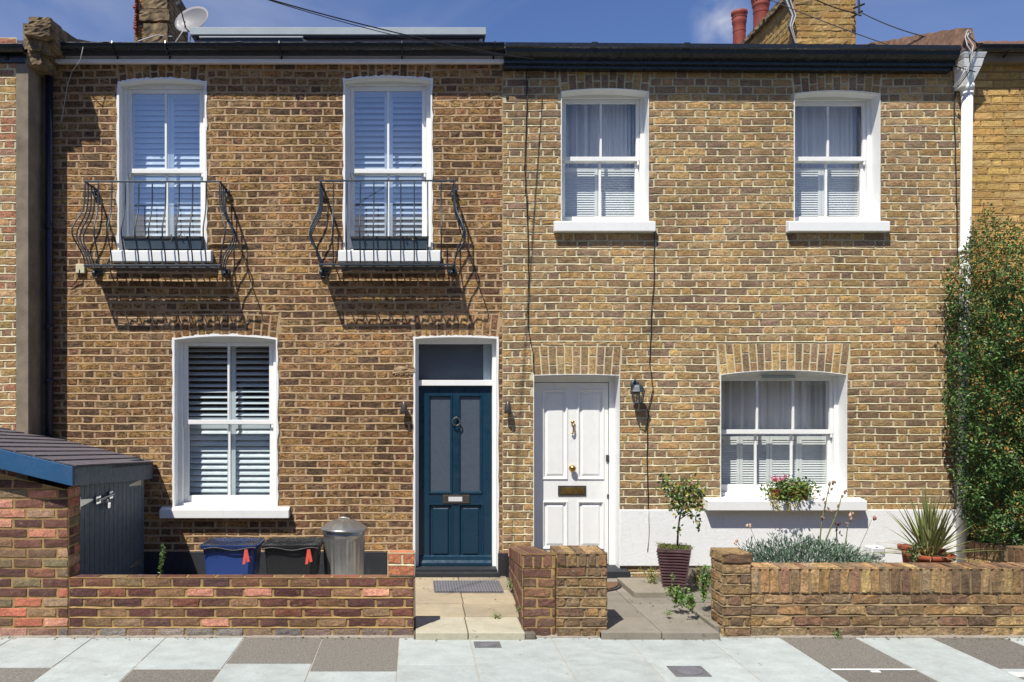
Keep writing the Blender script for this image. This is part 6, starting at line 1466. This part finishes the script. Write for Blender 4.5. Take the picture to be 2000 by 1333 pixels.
for (cx_, cy_, rx_, ry_, nn) in ((1335, 950, 26, 14, 60), (1345, 970, 26, 16, 90), (1320, 985, 14, 10, 36), (1357, 985, 18, 14, 50), (1298, 940, 9, 14, 26), (1308, 962, 8, 10, 16), (1330, 1000, 20, 10, 24), (1362, 1015, 8, 16, 14), (1322, 1035, 6, 8, 8), (1372, 960, 8, 8, 10)):
    for _ in range(int(nn * 1.45)): LP.append(ppt(cx_ + rnd.gauss(0, rx_ * .62), cy_ + rnd.gauss(0, ry_ * .62), rnd.gauss(0, 0.07)))
P = np.array(LP); n = len(P); mb = MB(); leafset(mb, P, runit(n) + [0, -0.5, 0.1], runit(n) + [0, -.6, .7], rg.uniform(0.032, 0.052, n), rg.uniform(0.022, 0.034, n), blend([(0.06, 0.13, 0.03), (0.09, 0.17, 0.04), (0.045, 0.10, 0.03), (0.12, 0.20, 0.05), (0.32, 0.30, 0.05)], n)); mb.build('foliage', MT['leaf'], rb)

# flower trough on the wide sill
yT = -0.055; tx0, tx1 = X(1507, yT), X(1576, yT); tz0 = Z(979, -0.13) + 0.012; tzt = tz0 + 0.105
ft = thing('flower_trough', 'terracotta trough of pink geraniums and trailing yellow plants on the wide sill', 'flower box', ((tx0 + tx1) / 2, yT, tz0))
mb = MB(); i = 0.02; mb.hexa([(tx0 + i, yT - 0.05, tz0), (tx1 - i, yT - 0.05, tz0), (tx1 - i, yT + 0.05, tz0), (tx0 + i, yT + 0.05, tz0), (tx0, yT - 0.065, tzt), (tx1, yT - 0.065, tzt), (tx1, yT + 0.065, tzt), (tx0, yT + 0.065, tzt)]); mb.build('trough', MT['terracotta'], ft, bevel=0.005)
def blob(n, cx_, cy_, sx, sy, yd_=0.05): return np.array([(X(cx_ + rnd.gauss(0, sx), yT), yT - 0.02 + rnd.gauss(0, yd_), Z(cy_ + rnd.gauss(0, sy), yT)) for _ in range(n)])
P = np.concatenate((blob(520, 1540, 951, 21, 7), blob(420, 1528, 966, 15, 8, .06), blob(200, 1562, 955, 14, 7), blob(200, 1548, 972, 22, 6, .06))); P[:, 1] = np.minimum(P[:, 1], 0.05); n = len(P)
mb = MB(); leafset(mb, P, runit(n) + [0, -0.6, 0.3], runit(n) + [0, -.4, .8], rg.uniform(0.022, 0.042, n), rg.uniform(0.018, 0.030, n), blend([(0.09, 0.18, 0.04), (0.15, 0.26, 0.06), (0.05, 0.11, 0.03), (0.24, 0.30, 0.07)], n)); mb.build('foliage', MT['leaf'], ft)
mb = MB(); tr = []
for (px_, y0_, y1_) in ((1503, 955, 985), (1508, 960, 993), (1513, 965, 997), (1516, 968, 999), (1541, 962, 992), (1551, 950, 990), (1555, 945, 996), (1572, 945, 970), (1580, 946, 975), (1585, 950, 972), (1537, 975, 1000), (1500, 942, 970), (1565, 943, 962)):
    for _ in range(24): t = rnd.random(); tr.append((X(px_ + rnd.gauss(0, 1.8) + 3 * t, -0.15), -0.135 - 0.03 * rnd.random() * 1, Z(y0_ + (y1_ - y0_) * t, -0.15)))
P = np.array(tr); n = len(P); leafset(mb, P, runit(n) + [0, -0.5, -0.5], runit(n) + [0, -1, 0], 0.016, 0.012, blend([(0.50, 0.40, 0.06), (0.42, 0.33, 0.06), (0.28, 0.28, 0.05), (0.55, 0.42, 0.10)], n)); mb.build('trailing_stems', MT['matte_leaf'], ft)
mb = MB()
for (cx_, cy_, nn, s) in ((1508, 932, 30, 4), (1515, 937, 30, 4), (1522, 934, 26, 3.5), (1531, 929, 14, 2.5), (1511, 940, 18, 3), (1545, 944, 8, 2), (1537, 929, 6, 2)):
    P = np.array([(X(cx_ + rnd.gauss(0, s * .8), yT - .04), yT - 0.07 + rnd.gauss(0, 0.012), Z(cy_ + rnd.gauss(0, s * .7), yT - .04)) for _ in range(nn)]); leafset(mb, P, runit(nn) + [0, -1, .2], runit(nn), 0.016, 0.014, blend([(0.65, 0.06, 0.18), (0.72, 0.18, 0.34), (0.55, 0.04, 0.09)], nn))
mb.build('geranium_flowers', MT['matte_leaf'], ft)

# weeds
def weed(name, pts, n, L, cols, label, yy, tall=False, spread=8, mat='leaf'):
    b0 = pts[0]; t = thing(name, label, 'weed', (X(b0[0], yy), yy, Z(b0[1], yy)), 'weeds in the front gardens')
    mb = MB(); mbl = MB()
    for st in range(1 if tall else 7):
        ox = 0 if tall else rnd.uniform(-spread, spread); P = [(X(a + ox * (0.3 + 0.7 * i / len(pts)), yy), yy + (0 if tall else rnd.uniform(-.04, .04)), Z(b, yy)) for i, (a, b) in enumerate(pts)]
        mb.tube(P, [0.004, *[0.003] * (len(P) - 2), 0.0015] if len(P) > 2 else 0.003, 5)
        A = np.array(P); k = n // (1 if tall else 7); s_ = rg.uniform(0.05, 1, k) * (len(P) - 1); i0 = np.minimum(s_.astype(int), len(P) - 2); fr_ = (s_ - i0)[:, None]
        Q = A[i0] * (1 - fr_) + A[i0 + 1] * fr_ + rg.normal(0, 0.004 if tall else 0.016, (k, 3))
        leafset(mbl, Q, runit(k) + [0, -0.3, 0.4], runit(k) + [0, -.3, .8], rg.uniform(L * .6, L, k), L * (0.3 if tall else 0.55), blend(cols, k))
    mb.build('stem', MT['greenstem'], t); mbl.build('leaves', MT[mat], t)
GG = [(0.10, 0.20, 0.04), (0.15, 0.27, 0.06), (0.07, 0.15, 0.03), (0.20, 0.30, 0.08)]
weed('weed', [(314, 1132), (316, 1110), (318, 1085), (320, 1066)], 110, 0.036, GG, 'single upright green weed in the shade beside the bin store', YW + 0.22, True)
weed('weed', [(1330, 1178), (1325, 1165), (1320, 1150)], 150, 0.042, GG, 'leafy green weed growing through the joint of the grey path', -1.55, False, 22)
weed('weed', [(1312, 1168), (1312, 1145), (1313, 1122)], 40, 0.036, GG, 'upright green weed in front of the ribbed pot', -1.4, True)
weed('weed', [(1352, 1186), (1349, 1176), (1342, 1164)], 70, 0.042, GG, 'low green weed at the edge of the grey path nearest the wall', -1.75, False, 9)
weed('weed', [(1375, 1168), (1378, 1140), (1382, 1112)], 150, 0.042, GG, 'green weed tuft against the right brick pier', -1.45, False, 11)
YG = [(0.26, 0.26, 0.08), (0.18, 0.20, 0.06), (0.34, 0.28, 0.12), (0.12, 0.16, 0.04)]
weed('weed', [(1272, 1138), (1270, 1125), (1266, 1113)], 120, 0.026, YG, 'yellowing weeds left of the ribbed pot', -0.62, False, 18, 'matte_leaf')
weed('weed', [(1362, 1140), (1362, 1128), (1366, 1108)], 130, 0.028, YG, 'yellowing weeds right of the ribbed pot', -0.7, False, 16, 'matte_leaf')
weed('weed', [(998, 1150), (997, 1140), (995, 1130)], 90, 0.020, GG, 'small moss-green weed at the foot of the dividing wall', -0.75, False, 6)
weed('weed', [(1020, 1205), (1018, 1195), (1016, 1186)], 70, 0.018, GG, 'tiny weed at the wall edge of the sandstone path', -1.75, False, 4)
weed('weed', [(970, 1205), (972, 1203), (975, 1201)], 60, 0.014, GG, 'flat weed in the joint of the sandstone path', -1.68, False, 14)
weed('weed', [(1305, 1201), (1306, 1199), (1307, 1197)], 60, 0.014, GG, 'flat weed in the cross joint of the grey path', -1.7, False, 12)
weed('weed', [(1638, 1249), (1637, 1243), (1636, 1236)], 50, 0.022, GG, 'tiny weed at the base of the yellow front wall', YW - 0.03, False, 2)
weed('weed', [(1781, 1100), (1786, 1082), (1792, 1066)], 130, 0.034, [(0.06, 0.11, 0.04), (0.10, 0.16, 0.05)], 'green sprig beside the terracotta bowl', -1.4, False, 9)
# leaf litter blown against walls and into joints
mb = MB(); n = 260
Pl = np.concatenate((np.stack((rg.uniform(-6, 6.8, n), YW - 0.02 - np.abs(rg.normal(0, 0.035, n)), np.full(n, 0.006)), 1),
    np.stack((rg.uniform(0.05, 0.85, 70), -0.06 - np.abs(rg.normal(0, 0.5, 70)), np.full(70, GZ + 0.006)), 1),
    np.stack((rg.uniform(2.3, 2.75, 120), rg.uniform(-2.0, -0.1, 120), np.full(120, 0.07)), 1),
    np.stack((rg.uniform(1.45, 2.3, 30), rg.uniform(-2.0, -0.2, 30), np.full(30, GZ + 0.008)), 1)))
n = len(Pl); leafset(mb, Pl, runit(n) * [1, 1, 0.1], runit(n) * 0.3 + [0, 0, 1], rg.uniform(0.012, 0.032, n), rg.uniform(0.008, 0.016, n), blend([(0.22, 0.15, 0.08), (0.14, 0.09, 0.05), (0.30, 0.22, 0.10), (0.12, 0.14, 0.05)], n))
o_ = mb.build('leaf_litter', MT['matte_leaf'], loc=(0, 0, 0)); o_['kind'] = 'stuff'; settag(o_, 'scattered dry leaf litter along the wall foot and in the path joints', 'leaf litter')
# white drain cowl
yV = -0.9; dv = thing('vent_cowl', 'white plastic vent cowl beside the silver shrub', 'vent', (X(1706, yV), yV, 0.12))
mb = MB(); x0, x1 = X(1695, yV), X(1718, yV); mb.box(x0 + 0.01, x1 - 0.012, yV - 0.05, yV + 0.05, 0.1, Z(1088, yV)); mb.build('vent_post', MT['white'], dv, bevel=0.006)
mb = MB(); mb.box(x0, x1 + 0.015, yV - 0.07, yV + 0.07, Z(1086, yV), Z(1067, yV)); mb.build('vent_head', MT['white'], dv, bevel=0.012)
mb = MB()
for k in range(6): mb.box(x0 + 0.012 + k * 0.018, x0 + 0.02 + k * 0.018, yV - 0.072, yV - 0.0705, Z(1083, yV), Z(1070, yV))
mb.build('vent_grille', MT['flatroof'], dv)
